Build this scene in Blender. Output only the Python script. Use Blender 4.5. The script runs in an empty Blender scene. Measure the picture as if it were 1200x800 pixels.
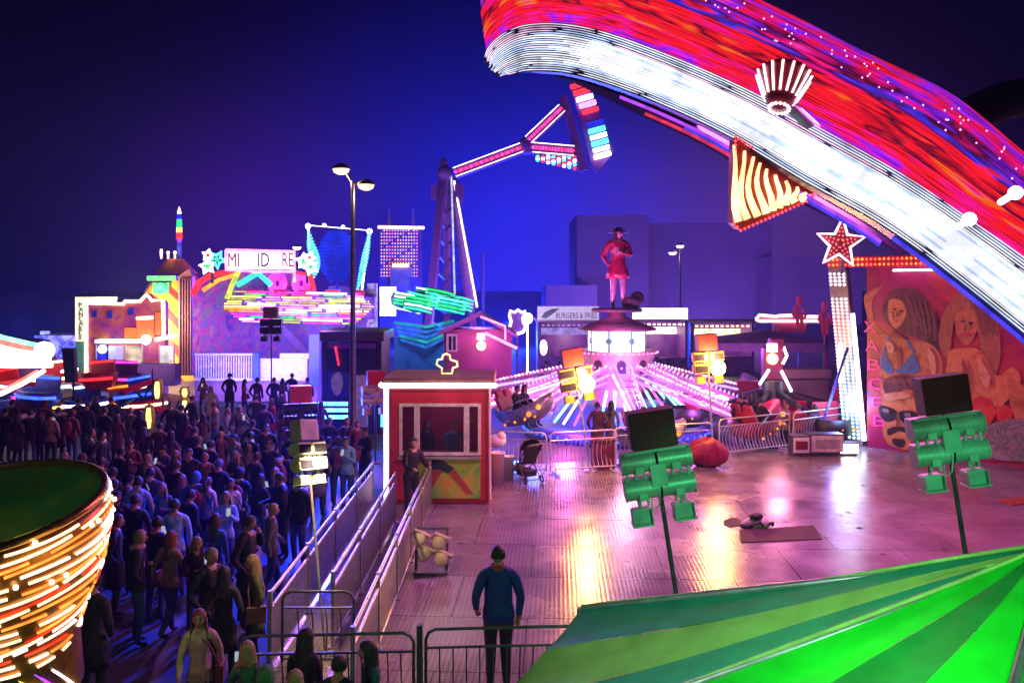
import bpy, bmesh, math, random
from mathutils import Vector, Matrix, Euler
random.seed(7)
S = bpy.context.scene
COL = S.collection
F = 1000.0; HC = 5.6; HY = 335.0; ZP = 0.4
def P(px, py, Y): return Vector(((px-600)/F*Y, Y, HC-(py-HY)/F*Y))
def R(d): return math.radians(d)
def lerp(a, b, t): return a+(b-a)*t
def srgb(r, g, b):
    def c(x):
        x /= 255.0
        return x/12.92 if x <= .04045 else ((x+.055)/1.055)**2.4
    return (c(r), c(g), c(b))
# ---------------------------------------------------------------- camera
cam = bpy.data.cameras.new('camera'); co = bpy.data.objects.new('camera', cam); COL.objects.link(co)
co.location = (0, 0, HC); co.rotation_euler = (R(90), 0, 0)
cam.sensor_width = 36; cam.lens = 36*F/1200; cam.shift_y = -(400-HY)/1200.0
cam.clip_start = .1; cam.clip_end = 5000
S.camera = co
# ---------------------------------------------------------------- materials
def nd(nt, t, **kw):
    n = nt.nodes.new(t)
    for k, v in kw.items(): setattr(n, k, v)
    return n
def mat(name, col, rough=.6, metal=0.0, var=.25, scale=6.0, bump=0.0, bscale=None, emit=None, es=0.0, objcol=False, alpha=None, trans=0.0, coat=0.0):
    m = bpy.data.materials.new(name); m.use_nodes = True
    nt = m.node_tree; b = nt.nodes['Principled BSDF']
    tc = nd(nt, 'ShaderNodeTexCoord')
    no = nd(nt, 'ShaderNodeTexNoise'); no.inputs['Scale'].default_value = scale; no.inputs['Detail'].default_value = 5
    nt.links.new(tc.outputs['Object'], no.inputs['Vector'])
    mr = nd(nt, 'ShaderNodeMapRange'); mr.inputs[1].default_value = .3; mr.inputs[2].default_value = .7
    mr.inputs[3].default_value = 1-var; mr.inputs[4].default_value = 1+var
    nt.links.new(no.outputs['Fac'], mr.inputs[0])
    mx = nd(nt, 'ShaderNodeVectorMath', operation='SCALE')
    if objcol:
        oi = nd(nt, 'ShaderNodeObjectInfo'); nt.links.new(oi.outputs['Color'], mx.inputs[0])
    else: mx.inputs[0].default_value = col[:3]
    nt.links.new(mr.outputs[0], mx.inputs['Scale'])
    nt.links.new(mx.outputs[0], b.inputs['Base Color'])
    b.inputs['Roughness'].default_value = rough; b.inputs['Metallic'].default_value = metal
    if coat: b.inputs['Coat Weight'].default_value = coat
    rr = nd(nt, 'ShaderNodeMapRange'); rr.inputs[3].default_value = max(.03, rough-.1); rr.inputs[4].default_value = min(1, rough+.12)
    nt.links.new(no.outputs['Fac'], rr.inputs[0]); nt.links.new(rr.outputs[0], b.inputs['Roughness'])
    if bump:
        n2 = nd(nt, 'ShaderNodeTexNoise'); n2.inputs['Scale'].default_value = bscale or scale*4
        if objcol: mpp = nd(nt, 'ShaderNodeMapping'); mpp.inputs['Scale'].default_value = (1, 1, .45); nt.links.new(tc.outputs['Object'], mpp.inputs[0]); nt.links.new(mpp.outputs[0], n2.inputs['Vector'])
        else: nt.links.new(tc.outputs['Object'], n2.inputs['Vector'])
        bp = nd(nt, 'ShaderNodeBump'); bp.inputs['Strength'].default_value = bump; bp.inputs['Distance'].default_value = .05 if objcol else .02
        nt.links.new(n2.outputs['Fac'], bp.inputs['Height']); nt.links.new(bp.outputs[0], b.inputs['Normal'])
    if emit: b.inputs['Emission Color'].default_value = (*emit, 1); b.inputs['Emission Strength'].default_value = es
    if trans: b.inputs['Transmission Weight'].default_value = trans
    return m
def led(name, col, s=4.0, var=.35, scale=3.0, sx=(1, 1, 1)):
    """a lamp surface: emission whose brightness varies from lamp to lamp"""
    m = bpy.data.materials.new(name); m.use_nodes = True; nt = m.node_tree
    for n in list(nt.nodes): nt.nodes.remove(n)
    out = nd(nt, 'ShaderNodeOutputMaterial'); e = nd(nt, 'ShaderNodeEmission'); e.inputs[0].default_value = (*col, 1)
    tc = nd(nt, 'ShaderNodeTexCoord'); mp = nd(nt, 'ShaderNodeMapping'); mp.inputs['Scale'].default_value = sx
    no = nd(nt, 'ShaderNodeTexNoise'); no.inputs['Scale'].default_value = scale; no.inputs['Detail'].default_value = 3
    nt.links.new(tc.outputs['Object'], mp.inputs[0]); nt.links.new(mp.outputs[0], no.inputs['Vector'])
    mr = nd(nt, 'ShaderNodeMapRange'); mr.inputs[1].default_value = .35; mr.inputs[2].default_value = .65
    mr.inputs[3].default_value = s*(1-var); mr.inputs[4].default_value = s*(1+var)
    nt.links.new(no.outputs['Fac'], mr.inputs[0]); nt.links.new(mr.outputs[0], e.inputs[1])
    nt.links.new(e.outputs[0], out.inputs[0])
    return m
def paintmat(name, cols, scale=1.5, dist=2.0, rough=.45, sx=(1, 1, 1), detail=4, emit=0.0):
    """swirling fairground paint: a noise driven colour ramp"""
    m = bpy.data.materials.new(name); m.use_nodes = True; nt = m.node_tree; b = nt.nodes['Principled BSDF']
    tc = nd(nt, 'ShaderNodeTexCoord'); mp = nd(nt, 'ShaderNodeMapping'); mp.inputs['Scale'].default_value = sx
    no = nd(nt, 'ShaderNodeTexNoise'); no.inputs['Scale'].default_value = scale; no.inputs['Detail'].default_value = detail; no.inputs['Distortion'].default_value = dist
    nt.links.new(tc.outputs['Object'], mp.inputs[0]); nt.links.new(mp.outputs[0], no.inputs['Vector'])
    cr = nd(nt, 'ShaderNodeValToRGB'); el = cr.color_ramp.elements
    k = len(cols)
    for i, c in enumerate(cols):
        p = .28+.44*i/(k-1)
        if i < 2: e = el[i]; e.position = p
        else: e = el.new(p)
        e.color = (*c, 1)
    nt.links.new(no.outputs['Fac'], cr.inputs[0]); nt.links.new(cr.outputs[0], b.inputs['Base Color'])
    b.inputs['Roughness'].default_value = rough
    if emit:
        nt.links.new(cr.outputs[0], b.inputs['Emission Color']); b.inputs['Emission Strength'].default_value = emit
    return m
def canvas(name, cols, s=1.2, rows=14.0, off=0.0):
    """LED canvas of a spinning ride: rows of small lamps whose colour drifts along the row"""
    m = bpy.data.materials.new(name); m.use_nodes = True; nt = m.node_tree
    for n in list(nt.nodes): nt.nodes.remove(n)
    out = nd(nt, 'ShaderNodeOutputMaterial'); e = nd(nt, 'ShaderNodeEmission'); uv = nd(nt, 'ShaderNodeUVMap')
    mp = nd(nt, 'ShaderNodeMapping'); mp.inputs['Location'].default_value = (off*7.3, off*3.1, 0); mp.inputs['Scale'].default_value = (.09, .75, 1)
    nt.links.new(uv.outputs[0], mp.inputs[0])
    n1 = nd(nt, 'ShaderNodeTexNoise'); n1.inputs['Scale'].default_value = 1.6; n1.inputs['Detail'].default_value = 2.5; n1.inputs['Distortion'].default_value = .25; nt.links.new(mp.outputs[0], n1.inputs['Vector'])
    cr = nd(nt, 'ShaderNodeValToRGB'); el = cr.color_ramp.elements; k = len(cols)
    for i, c in enumerate(cols):
        p = .25+.5*i/(k-1); q = el[i] if i < 2 else el.new(p); q.position = p; q.color = (*c, 1)
    nt.links.new(n1.outputs['Fac'], cr.inputs[0]); nt.links.new(cr.outputs[0], e.inputs[0])
    m2 = nd(nt, 'ShaderNodeMapping'); m2.inputs['Scale'].default_value = (.22, rows, 1); nt.links.new(uv.outputs[0], m2.inputs[0])
    n2 = nd(nt, 'ShaderNodeTexNoise'); n2.inputs['Scale'].default_value = 1.0; n2.inputs['Detail'].default_value = 3; nt.links.new(m2.outputs[0], n2.inputs['Vector'])
    mr = nd(nt, 'ShaderNodeMapRange'); mr.inputs[1].default_value = .32; mr.inputs[2].default_value = .68; mr.inputs[3].default_value = .35*s; mr.inputs[4].default_value = 1.5*s
    nt.links.new(n2.outputs['Fac'], mr.inputs[0]); nt.links.new(mr.outputs[0], e.inputs[1]); nt.links.new(e.outputs[0], out.inputs[0])
    return m
# ---------------------------------------------------------------- mesh builder
class MB:
    def __init__(s, xf=None): s.v = []; s.f = []; s.mi = []; s.sm = []; s.xf = xf or Matrix(); s.m = 0
    def add(s, vs, fs, smooth=False):
        o = len(s.v); s.v += [s.xf @ Vector(v) for v in vs]
        for f in fs: s.f.append([i+o for i in f]); s.mi.append(s.m); s.sm.append(smooth)
        return s
    def box(s, c, d, rot=None):
        c = Vector(c); x, y, z = d[0]/2, d[1]/2, d[2]/2
        vs = [Vector((a*x, b*y, e*z)) for e in (-1, 1) for b in (-1, 1) for a in (-1, 1)]
        if rot is not None: vs = [rot @ v for v in vs]
        return s.add([c+v for v in vs], [(0,2,3,1), (4,5,7,6), (0,1,5,4), (2,6,7,3), (0,4,6,2), (1,3,7,5)])
    def beam(s, a, b, w, h=None, up=(0, 0, 1)):
        a, b = Vector(a), Vector(b); h = h or w; t = (b-a).normalized(); u = Vector(up)
        x = t.cross(u)
        if x.length < 1e-4: x = t.cross(Vector((1, 0, 0)))
        x.normalize(); y = x.cross(t)
        vs = [p+x*(i*w/2)+y*(j*h/2) for p in (a, b) for i, j in ((-1,-1), (1,-1), (1,1), (-1,1))]
        return s.add(vs, [(0,1,2,3), (7,6,5,4), (0,4,5,1), (1,5,6,2), (2,6,7,3), (3,7,4,0)])
    def cyl(s, a, b, r0, r1=None, n=10, cap=True):
        return s.tube([a, b], [r0, r0 if r1 is None else r1], n, cap)
    def tube(s, pts, r, n=8, cap=True, closed=False):
        pts = [Vector(p) for p in pts]; k = len(pts)
        rs = r if isinstance(r, (list, tuple)) else [r]*k
        vs = []; prev = None
        for i, p in enumerate(pts):
            if closed: t = pts[(i+1) % k]-pts[i-1]
            else: t = pts[min(i+1, k-1)]-pts[max(i-1, 0)]
            t.normalize()
            if prev is None:
                x = t.cross(Vector((0, 0, 1)))
                if x.length < 1e-3: x = t.cross(Vector((1, 0, 0)))
            else: x = prev-t*prev.dot(t)
            x.normalize(); prev = x; y = t.cross(x)
            vs += [p+(x*math.cos(6.2832*j/n)+y*math.sin(6.2832*j/n))*rs[i] for j in range(n)]
        fs = [(i*n+j, i*n+(j+1) % n, (i+1)*n+(j+1) % n, (i+1)*n+j) for i in range(k-1) for j in range(n)]
        if closed: fs += [((k-1)*n+j, (k-1)*n+(j+1) % n, (j+1) % n, j) for j in range(n)]
        s.add(vs, fs, True)
        if cap and not closed:
            s.add(vs[:n], [tuple(range(n))[::-1]]); s.add(vs[-n:], [tuple(range(n))])
        return s
    def lathe(s, prof, n=24, c=(0, 0, 0), smooth=True, a0=0.0, a1=6.283185):
        c = Vector(c); full = abs(a1-a0) > 6.28; k = len(prof); nn = n if full else n+1
        vs = [c+Vector((r*math.cos(a0+(a1-a0)*j/n), r*math.sin(a0+(a1-a0)*j/n), z)) for r, z in prof for j in range(nn)]
        fs = []
        for i in range(k-1):
            for j in range(n):
                q = (j+1) % nn if full else j+1
                fs.append((i*nn+j, i*nn+q, (i+1)*nn+q, (i+1)*nn+j))
        return s.add(vs, fs, smooth)
    def ball(s, c, r, n=10, m=6, sc=(1, 1, 1), rot=None):
        c = Vector(c); vs = []; fs = []
        for i in range(m+1):
            th = math.pi*i/m
            for j in range(n):
                v = Vector((math.sin(th)*math.cos(6.2832*j/n)*sc[0], math.sin(th)*math.sin(6.2832*j/n)*sc[1], math.cos(th)*sc[2]))*r
                if rot is not None: v = rot @ v
                vs.append(c+v)
        for i in range(m):
            for j in range(n): fs.append((i*n+j, (i+1)*n+j, (i+1)*n+(j+1) % n, i*n+(j+1) % n))
        return s.add(vs, fs, True)
    def bulb(s, c, r):
        c = Vector(c)
        d = [Vector(q)*r for q in ((1,0,0), (-1,0,0), (0,1,0), (0,-1,0), (0,0,1), (0,0,-1))]
        return s.add([c+q for q in d], [(0,2,4), (2,1,4), (1,3,4), (3,0,4), (2,0,5), (1,2,5), (3,1,5), (0,3,5)])
    def prism(s, pts, n, t):
        """closed outline of 3D points pushed t along n"""
        pts = [Vector(p) for p in pts]; n = Vector(n).normalized()*t; k = len(pts)
        return s.add(pts+[p+n for p in pts], [tuple(range(k))[::-1], tuple(range(k, 2*k))]+[(i, (i+1) % k, k+(i+1) % k, k+i) for i in range(k)])
    def sheet(s, pts): return s.add(pts, [tuple(range(len(pts)))])
def setp(o, label=None, cat=None, group=None, kind=None):
    if label: o['label'] = label
    if cat: o['category'] = cat
    if group: o['group'] = group
    if kind: o['kind'] = kind
    return o
def thing(name, label, cat, loc=(0, 0, 0), group=None):
    o = bpy.data.objects.new(name, None); COL.objects.link(o); o.location = loc; o.empty_display_size = .2
    return setp(o, label, cat, group)
def mesh_obj(name, mb, mats, fix=True):
    me = bpy.data.meshes.new(name); me.from_pydata([tuple(v) for v in mb.v], [], mb.f)
    for m in (mats if isinstance(mats, (list, tuple)) else [mats]): me.materials.append(m)
    if getattr(mb, 'uv', None):
        uvl = me.uv_layers.new(name='UVMap')
        for l in me.loops: uvl.data[l.index].uv = mb.uv[l.vertex_index]
    me.polygons.foreach_set('material_index', mb.mi); me.polygons.foreach_set('use_smooth', mb.sm)
    if fix:
        bm = bmesh.new(); bm.from_mesh(me); bmesh.ops.recalc_face_normals(bm, faces=bm.faces); bm.to_mesh(me); bm.free()
    me.update()
    o = bpy.data.objects.new(name, me); COL.objects.link(o)
    return o
def par(o, p):
    o.parent = p
    if p.type == 'EMPTY': o.matrix_parent_inverse = Matrix.Translation(-p.location)
    return o
def pieces(mb):
    n = len(mb.v); up = list(range(n))
    def fd(i):
        while up[i] != i: up[i] = up[up[i]]; i = up[i]
        return i
    for f in mb.f:
        for i in f[1:]: up[fd(i)] = fd(f[0])
    gr = {}
    for k, f in enumerate(mb.f): gr.setdefault(fd(f[0]), []).append(k)
    for ks in gr.values():
        m = MB(); mp = {}
        for k in ks:
            m.f.append([mp.setdefault(i, len(mp)) for i in mb.f[k]]); m.mi.append(mb.mi[k]); m.sm.append(mb.sm[k])
        m.v = [None]*len(mp)
        for i, j in mp.items(): m.v[j] = mb.v[i]
        yield m
def part(name, mb, mats, parent, bevel=0.0, label=None, split=False):
    if split:
        for m in pieces(mb): part(name, m, mats, parent, bevel, label)
        return
    o = par(mesh_obj(name, mb, mats), parent)
    if bevel: bev(o, bevel)
    if label: o['label'] = label
    return o
def bev(o, w):
    m = o.modifiers.new('bevel', 'BEVEL'); m.width = w; m.segments = 2; m.limit_method = 'ANGLE'; m.angle_limit = R(40)
def single(name, mb, mats, label=None, cat=None, group=None, kind=None, bevel=0.0):
    o = mesh_obj(name, mb, mats); me = o.data
    xs = [v.co for v in me.vertices]
    c = Vector((sum((min(v[i] for v in xs), max(v[i] for v in xs)))/2 for i in (0, 1))).to_3d(); c.z = min(v.z for v in xs)
    me.transform(Matrix.Translation(-c)); o.location = c
    if bevel: bev(o, bevel)
    return setp(o, label, cat, group, kind)
def kids(o): return [c for c in bpy.data.objects if c.parent == o]
def dup(root, loc, rz=0.0, label=None, group=None, scale=None, _ch={}):
    def cp(o, p):
        c = o.copy(); COL.objects.link(c)
        if p: c.parent = p
        if o.name not in _ch: _ch[o.name] = kids(o)
        for k in _ch[o.name]: cp(k, c)
        return c
    r = cp(root, None); r.location = loc; r.rotation_euler = (0, 0, rz)
    if scale: r.scale = (scale,)*3
    return setp(r, label, None, group)
def text(body, size, mats, parent, origin, xdir, ydir, depth=.01, name='lettering', width=None):
    cu = bpy.data.curves.new('t', 'FONT'); cu.body = body; cu.size = size; cu.extrude = depth; cu.resolution_u = 2
    t = bpy.data.objects.new('t', cu); COL.objects.link(t)
    dg = bpy.context.evaluated_depsgraph_get(); me = bpy.data.meshes.new_from_object(t.evaluated_get(dg))
    bpy.data.objects.remove(t); me.name = name
    xs = [v.co.x for v in me.vertices]; w = max(xs)-min(xs)
    x = Vector(xdir).normalized(); y = Vector(ydir).normalized(); z = x.cross(y)
    M = Matrix((x, y, z)).transposed().to_4x4(); M.translation = Vector(origin)
    sx = width/w if width else 1
    me.transform(M @ Matrix.Diagonal((sx, 1, 1, 1)) @ Matrix.Translation((-min(xs), 0, 0)))
    me.materials.clear(); me.materials.append(mats)
    o = bpy.data.objects.new(name, me); COL.objects.link(o)
    return par(o, parent)
def light(name, kind, loc, col, e, target=None, size=.1, spot=60, blend=.6):
    l = bpy.data.lights.new(name, kind); l.color = col; l.energy = e
    if kind == 'SPOT': l.spot_size = R(spot); l.spot_blend = blend
    if kind == 'AREA': l.size = size
    elif kind != 'SUN': l.shadow_soft_size = size
    o = bpy.data.objects.new(name, l); COL.objects.link(o); o.location = loc
    if target is not None: o.rotation_euler = (Vector(target)-Vector(loc)).to_track_quat('-Z', 'Y').to_euler()
    return o
# ---------------------------------------------------------------- shared palette
steel = mat('galvanised steel', (.42, .42, .44), .38, .8, .2, 8)
darksteel = mat('dark steel', (.09, .09, .11), .42, .6, .3, 6)
black = mat('black paint', (.018, .017, .02), .5, 0, .3, 5)
white = mat('white paint', (.72, .7, .7), .45, 0, .12, 4)
red = mat('red paint', (.5, .012, .02), .38, 0, .2, 3)
maroon = mat('maroon paint', (.16, .01, .03), .45, 0, .25, 3)
purple = mat('purple paint', (.16, .04, .3), .45, 0, .3, 2)
bluep = mat('blue paint', (.03, .06, .4), .45, 0, .3, 2)
pinkp = mat('pink paint', (.7, .3, .42), .5, 0, .15, 3)
orangep = mat('orange paint', (.7, .22, .03), .5, 0, .2, 3)
yellowp = mat('yellow paint', (.75, .5, .04), .5, 0, .2, 3)
glass = mat('dark window glass', (.02, .02, .04), .08, 0, .1, 2)
L_white = led('white lamps', (1, .86, .95), 5)
L_cool = led('cool white lamps', (.75, .85, 1), 5)
L_warm = led('warm lamps', (1, .62, .3), 5)
L_pink = led('pink lamps', (1, .25, .6), 3)
L_mag = led('magenta lamps', (1, .05, .55), 2.2)
L_red = led('red lamps', (1, .03, .04), 2.0)
L_org = led('orange lamps', (1, .25, .02), 2.4)
L_cyan = led('cyan lamps', (.1, .9, 1), 2.5)
L_teal = led('teal lamps', (.05, .8, .5), 1.8)
L_blue = led('blue lamps', (.03, .08, 1), 4)
L_dblue = led('deep blue lamps', (.02, .03, .8), 1.2)
L_vio = led('violet lamps', (.4, .05, 1), 1.8)
L_lime = led('lime lamps', (.65, .75, .1), 1.3)
L_green = led('green lamps', (.03, .8, .2), 1.8)
L_yel = led('yellow lamps', (1, .75, .12), 3)
# ================================================================ sky, light
W = bpy.data.worlds.new('World'); S.world = W; W.use_nodes = True
nt = W.node_tree
for n in list(nt.nodes): nt.nodes.remove(n)
out = nd(nt, 'ShaderNodeOutputWorld'); bg = nd(nt, 'ShaderNodeBackground'); nt.links.new(bg.outputs[0], out.inputs[0])
tc = nd(nt, 'ShaderNodeTexCoord'); nrm = nd(nt, 'ShaderNodeVectorMath', operation='NORMALIZE'); nt.links.new(tc.outputs['Generated'], nrm.inputs[0])
cl = nd(nt, 'ShaderNodeTexNoise'); cl.inputs['Scale'].default_value = 2.4; cl.inputs['Detail'].default_value = 5; nt.links.new(nrm.outputs[0], cl.inputs['Vector'])
cm = nd(nt, 'ShaderNodeMapRange'); cm.inputs[1].default_value = .25; cm.inputs[2].default_value = .75; cm.inputs[3].default_value = .5; cm.inputs[4].default_value = 1.5
nt.links.new(cl.outputs['Fac'], cm.inputs[0])
acc = None
def lobe(px, py, power, col):
    global acc
    d = Vector(((px-600)/F, 1, -(py-HY)/F)).normalized()
    dp = nd(nt, 'ShaderNodeVectorMath', operation='DOT_PRODUCT'); nt.links.new(nrm.outputs[0], dp.inputs[0]); dp.inputs[1].default_value = d
    mx = nd(nt, 'ShaderNodeMath', operation='MAXIMUM'); nt.links.new(dp.outputs['Value'], mx.inputs[0]); mx.inputs[1].default_value = 0
    pw = nd(nt, 'ShaderNodeMath', operation='POWER'); nt.links.new(mx.outputs[0], pw.inputs[0]); pw.inputs[1].default_value = power
    m2 = nd(nt, 'ShaderNodeMath', operation='MULTIPLY'); nt.links.new(pw.outputs[0], m2.inputs[0]); nt.links.new(cm.outputs[0], m2.inputs[1])
    sc = nd(nt, 'ShaderNodeVectorMath', operation='SCALE'); sc.inputs[0].default_value = col; nt.links.new(m2.outputs[0], sc.inputs['Scale'])
    if acc is None: acc = sc.outputs[0]
    else:
        ad = nd(nt, 'ShaderNodeVectorMath', operation='ADD'); nt.links.new(acc, ad.inputs[0]); nt.links.new(sc.outputs[0], ad.inputs[1]); acc = ad.outputs[0]
# a night sky over a lit fair: light dome low in the sky above the rides
lobe(605, 285, 58, (.001, .013, .68))
lobe(500, 350, 30, (.004, .0015, .06))
lobe(320, 320, 110, (.04, .002, .16))
lobe(850, 350, 60, (.085, .03, .13))
base = nd(nt, 'ShaderNodeVectorMath', operation='ADD'); nt.links.new(acc, base.inputs[0]); base.inputs[1].default_value = (.0008, .0003, .005)
nt.links.new(base.outputs[0], bg.inputs[0]); bg.inputs[1].default_value = 1.0
S.view_settings.view_transform = 'Standard'; S.view_settings.look = 'None'; S.view_settings.exposure = 0.0; S.view_settings.gamma = 1
moon = light('moon', 'SUN', (0, 0, 30), (.7, .75, 1), .02, (5, 20, 0))
moon.data.angle = R(.5)
S.cycles.use_denoising = True
S.cycles.max_bounces = 5; S.cycles.diffuse_bounces = 2; S.cycles.glossy_bounces = 3; S.cycles.transmission_bounces = 3; S.cycles.volume_bounces = 0
S.cycles.sample_clamp_indirect = 25; S.cycles.caustics_reflective = False; S.cycles.caustics_refractive = False
# ================================================================ ground and ride platform
asphalt = mat('asphalt', (.045, .045, .05), .55, 0, .5, 1.3, .35, 40)
single('ground', MB().sheet([(-400, -60, 0), (400, -60, 0), (400, 900, 0), (-400, 900, 0)]), asphalt, kind='structure')
# ribbed aluminium deck
deck = bpy.data.materials.new('ribbed deck'); deck.use_nodes = True; nt = deck.node_tree; b = nt.nodes['Principled BSDF']
tc = nd(nt, 'ShaderNodeTexCoord'); mp = nd(nt, 'ShaderNodeMapping'); nt.links.new(tc.outputs['Object'], mp.inputs[0])
mp.inputs['Rotation'].default_value = (0, 0, R(3))
wv = nd(nt, 'ShaderNodeTexWave', bands_direction='X'); wv.inputs['Scale'].default_value = 4.2; nt.links.new(mp.outputs[0], wv.inputs['Vector'])
w2 = nd(nt, 'ShaderNodeTexWave', bands_direction='Y'); w2.inputs['Scale'].default_value = 3.2; nt.links.new(mp.outputs[0], w2.inputs['Vector'])
br = nd(nt, 'ShaderNodeTexBrick'); br.inputs['Scale'].default_value = 1; br.inputs['Brick Width'].default_value = 2.4; br.inputs['Row Height'].default_value = 1.9; br.inputs['Mortar Size'].default_value = .012
br.inputs['Color1'].default_value = (.8, .8, .8, 1); br.inputs['Color2'].default_value = (1, 1, 1, 1); br.inputs['Mortar'].default_value = (.25, .25, .25, 1)
nt.links.new(mp.outputs[0], br.inputs['Vector'])
no = nd(nt, 'ShaderNodeTexNoise'); no.inputs['Scale'].default_value = 1.1; no.inputs['Detail'].default_value = 7; nt.links.new(tc.outputs['Object'], no.inputs['Vector'])
mr = nd(nt, 'ShaderNodeMapRange'); mr.inputs[1].default_value = .3; mr.inputs[2].default_value = .7; mr.inputs[3].default_value = .62; mr.inputs[4].default_value = 1.15; nt.links.new(no.outputs['Fac'], mr.inputs[0])
c1 = nd(nt, 'ShaderNodeVectorMath', operation='SCALE'); nt.links.new(br.outputs['Color'], c1.inputs[0]); nt.links.new(mr.outputs[0], c1.inputs['Scale'])
c2 = nd(nt, 'ShaderNodeVectorMath', operation='MULTIPLY'); nt.links.new(c1.outputs[0], c2.inputs[0]); c2.inputs[1].default_value = (.36, .30, .36)
wr = nd(nt, 'ShaderNodeMapRange'); wr.inputs[3].default_value = .78; wr.inputs[4].default_value = 1.1; nt.links.new(wv.outputs['Fac'], wr.inputs[0])
c3 = nd(nt, 'ShaderNodeVectorMath', operation='SCALE'); nt.links.new(c2.outputs[0], c3.inputs[0]); nt.links.new(wr.outputs[0], c3.inputs['Scale'])
nt.links.new(c3.outputs[0], b.inputs['Base Color']); b.inputs['Metallic'].default_value = .35
r2 = nd(nt, 'ShaderNodeMapRange'); r2.inputs[1].default_value = .35; r2.inputs[2].default_value = .65; r2.inputs[3].default_value = .15; r2.inputs[4].default_value = .31; nr = nd(nt, 'ShaderNodeTexNoise'); nr.inputs['Scale'].default_value = .55; nr.inputs['Detail'].default_value = 6; nt.links.new(tc.outputs['Object'], nr.inputs['Vector']); nt.links.new(nr.outputs['Fac'], r2.inputs[0]); nt.links.new(r2.outputs[0], b.inputs['Roughness'])
ml = nd(nt, 'ShaderNodeMath', operation='MULTIPLY'); nt.links.new(wv.outputs['Fac'], ml.inputs[0]); nt.links.new(w2.outputs['Fac'], ml.inputs[1])
bp = nd(nt, 'ShaderNodeBump'); bp.inputs['Strength'].default_value = .10; bp.inputs['Distance'].default_value = .02; nt.links.new(ml.outputs[0], bp.inputs['Height']); nt.links.new(bp.outputs[0], b.inputs['Normal'])
pl = MB(); pts = [(-3.35, 8.7), (26, 8.7), (26, 23.5), (15.6, 24.2), (11.7, 28.3), (-1, 24.4), (-3.35, 24.2)]
pl.prism([(x, y, .02) for x, y in pts], (0, 0, 1), ZP-.02)
single('floor', pl, deck, kind='structure')
# black scuffs left on the deck
rl = random.Random(21); lb_ = MB()
for q in range(70):
    x, y = rl.uniform(-1.5, 12), rl.uniform(10.5, 24); a = rl.uniform(0, 6.28); r0 = rl.uniform(.02, .07)
    lb_.prism([(x+math.cos(a+k*1.2566)*r0*rl.uniform(.5, 1.2), y+math.sin(a+k*1.2566)*r0*rl.uniform(.5, 1.2), ZP+.003) for k in range(5)], (0, 0, 1), .004)
single('litter', lb_, mat('trodden paper scraps', (.06, .04, .035), .8, 0, .5, 9), kind='stuff')
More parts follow.
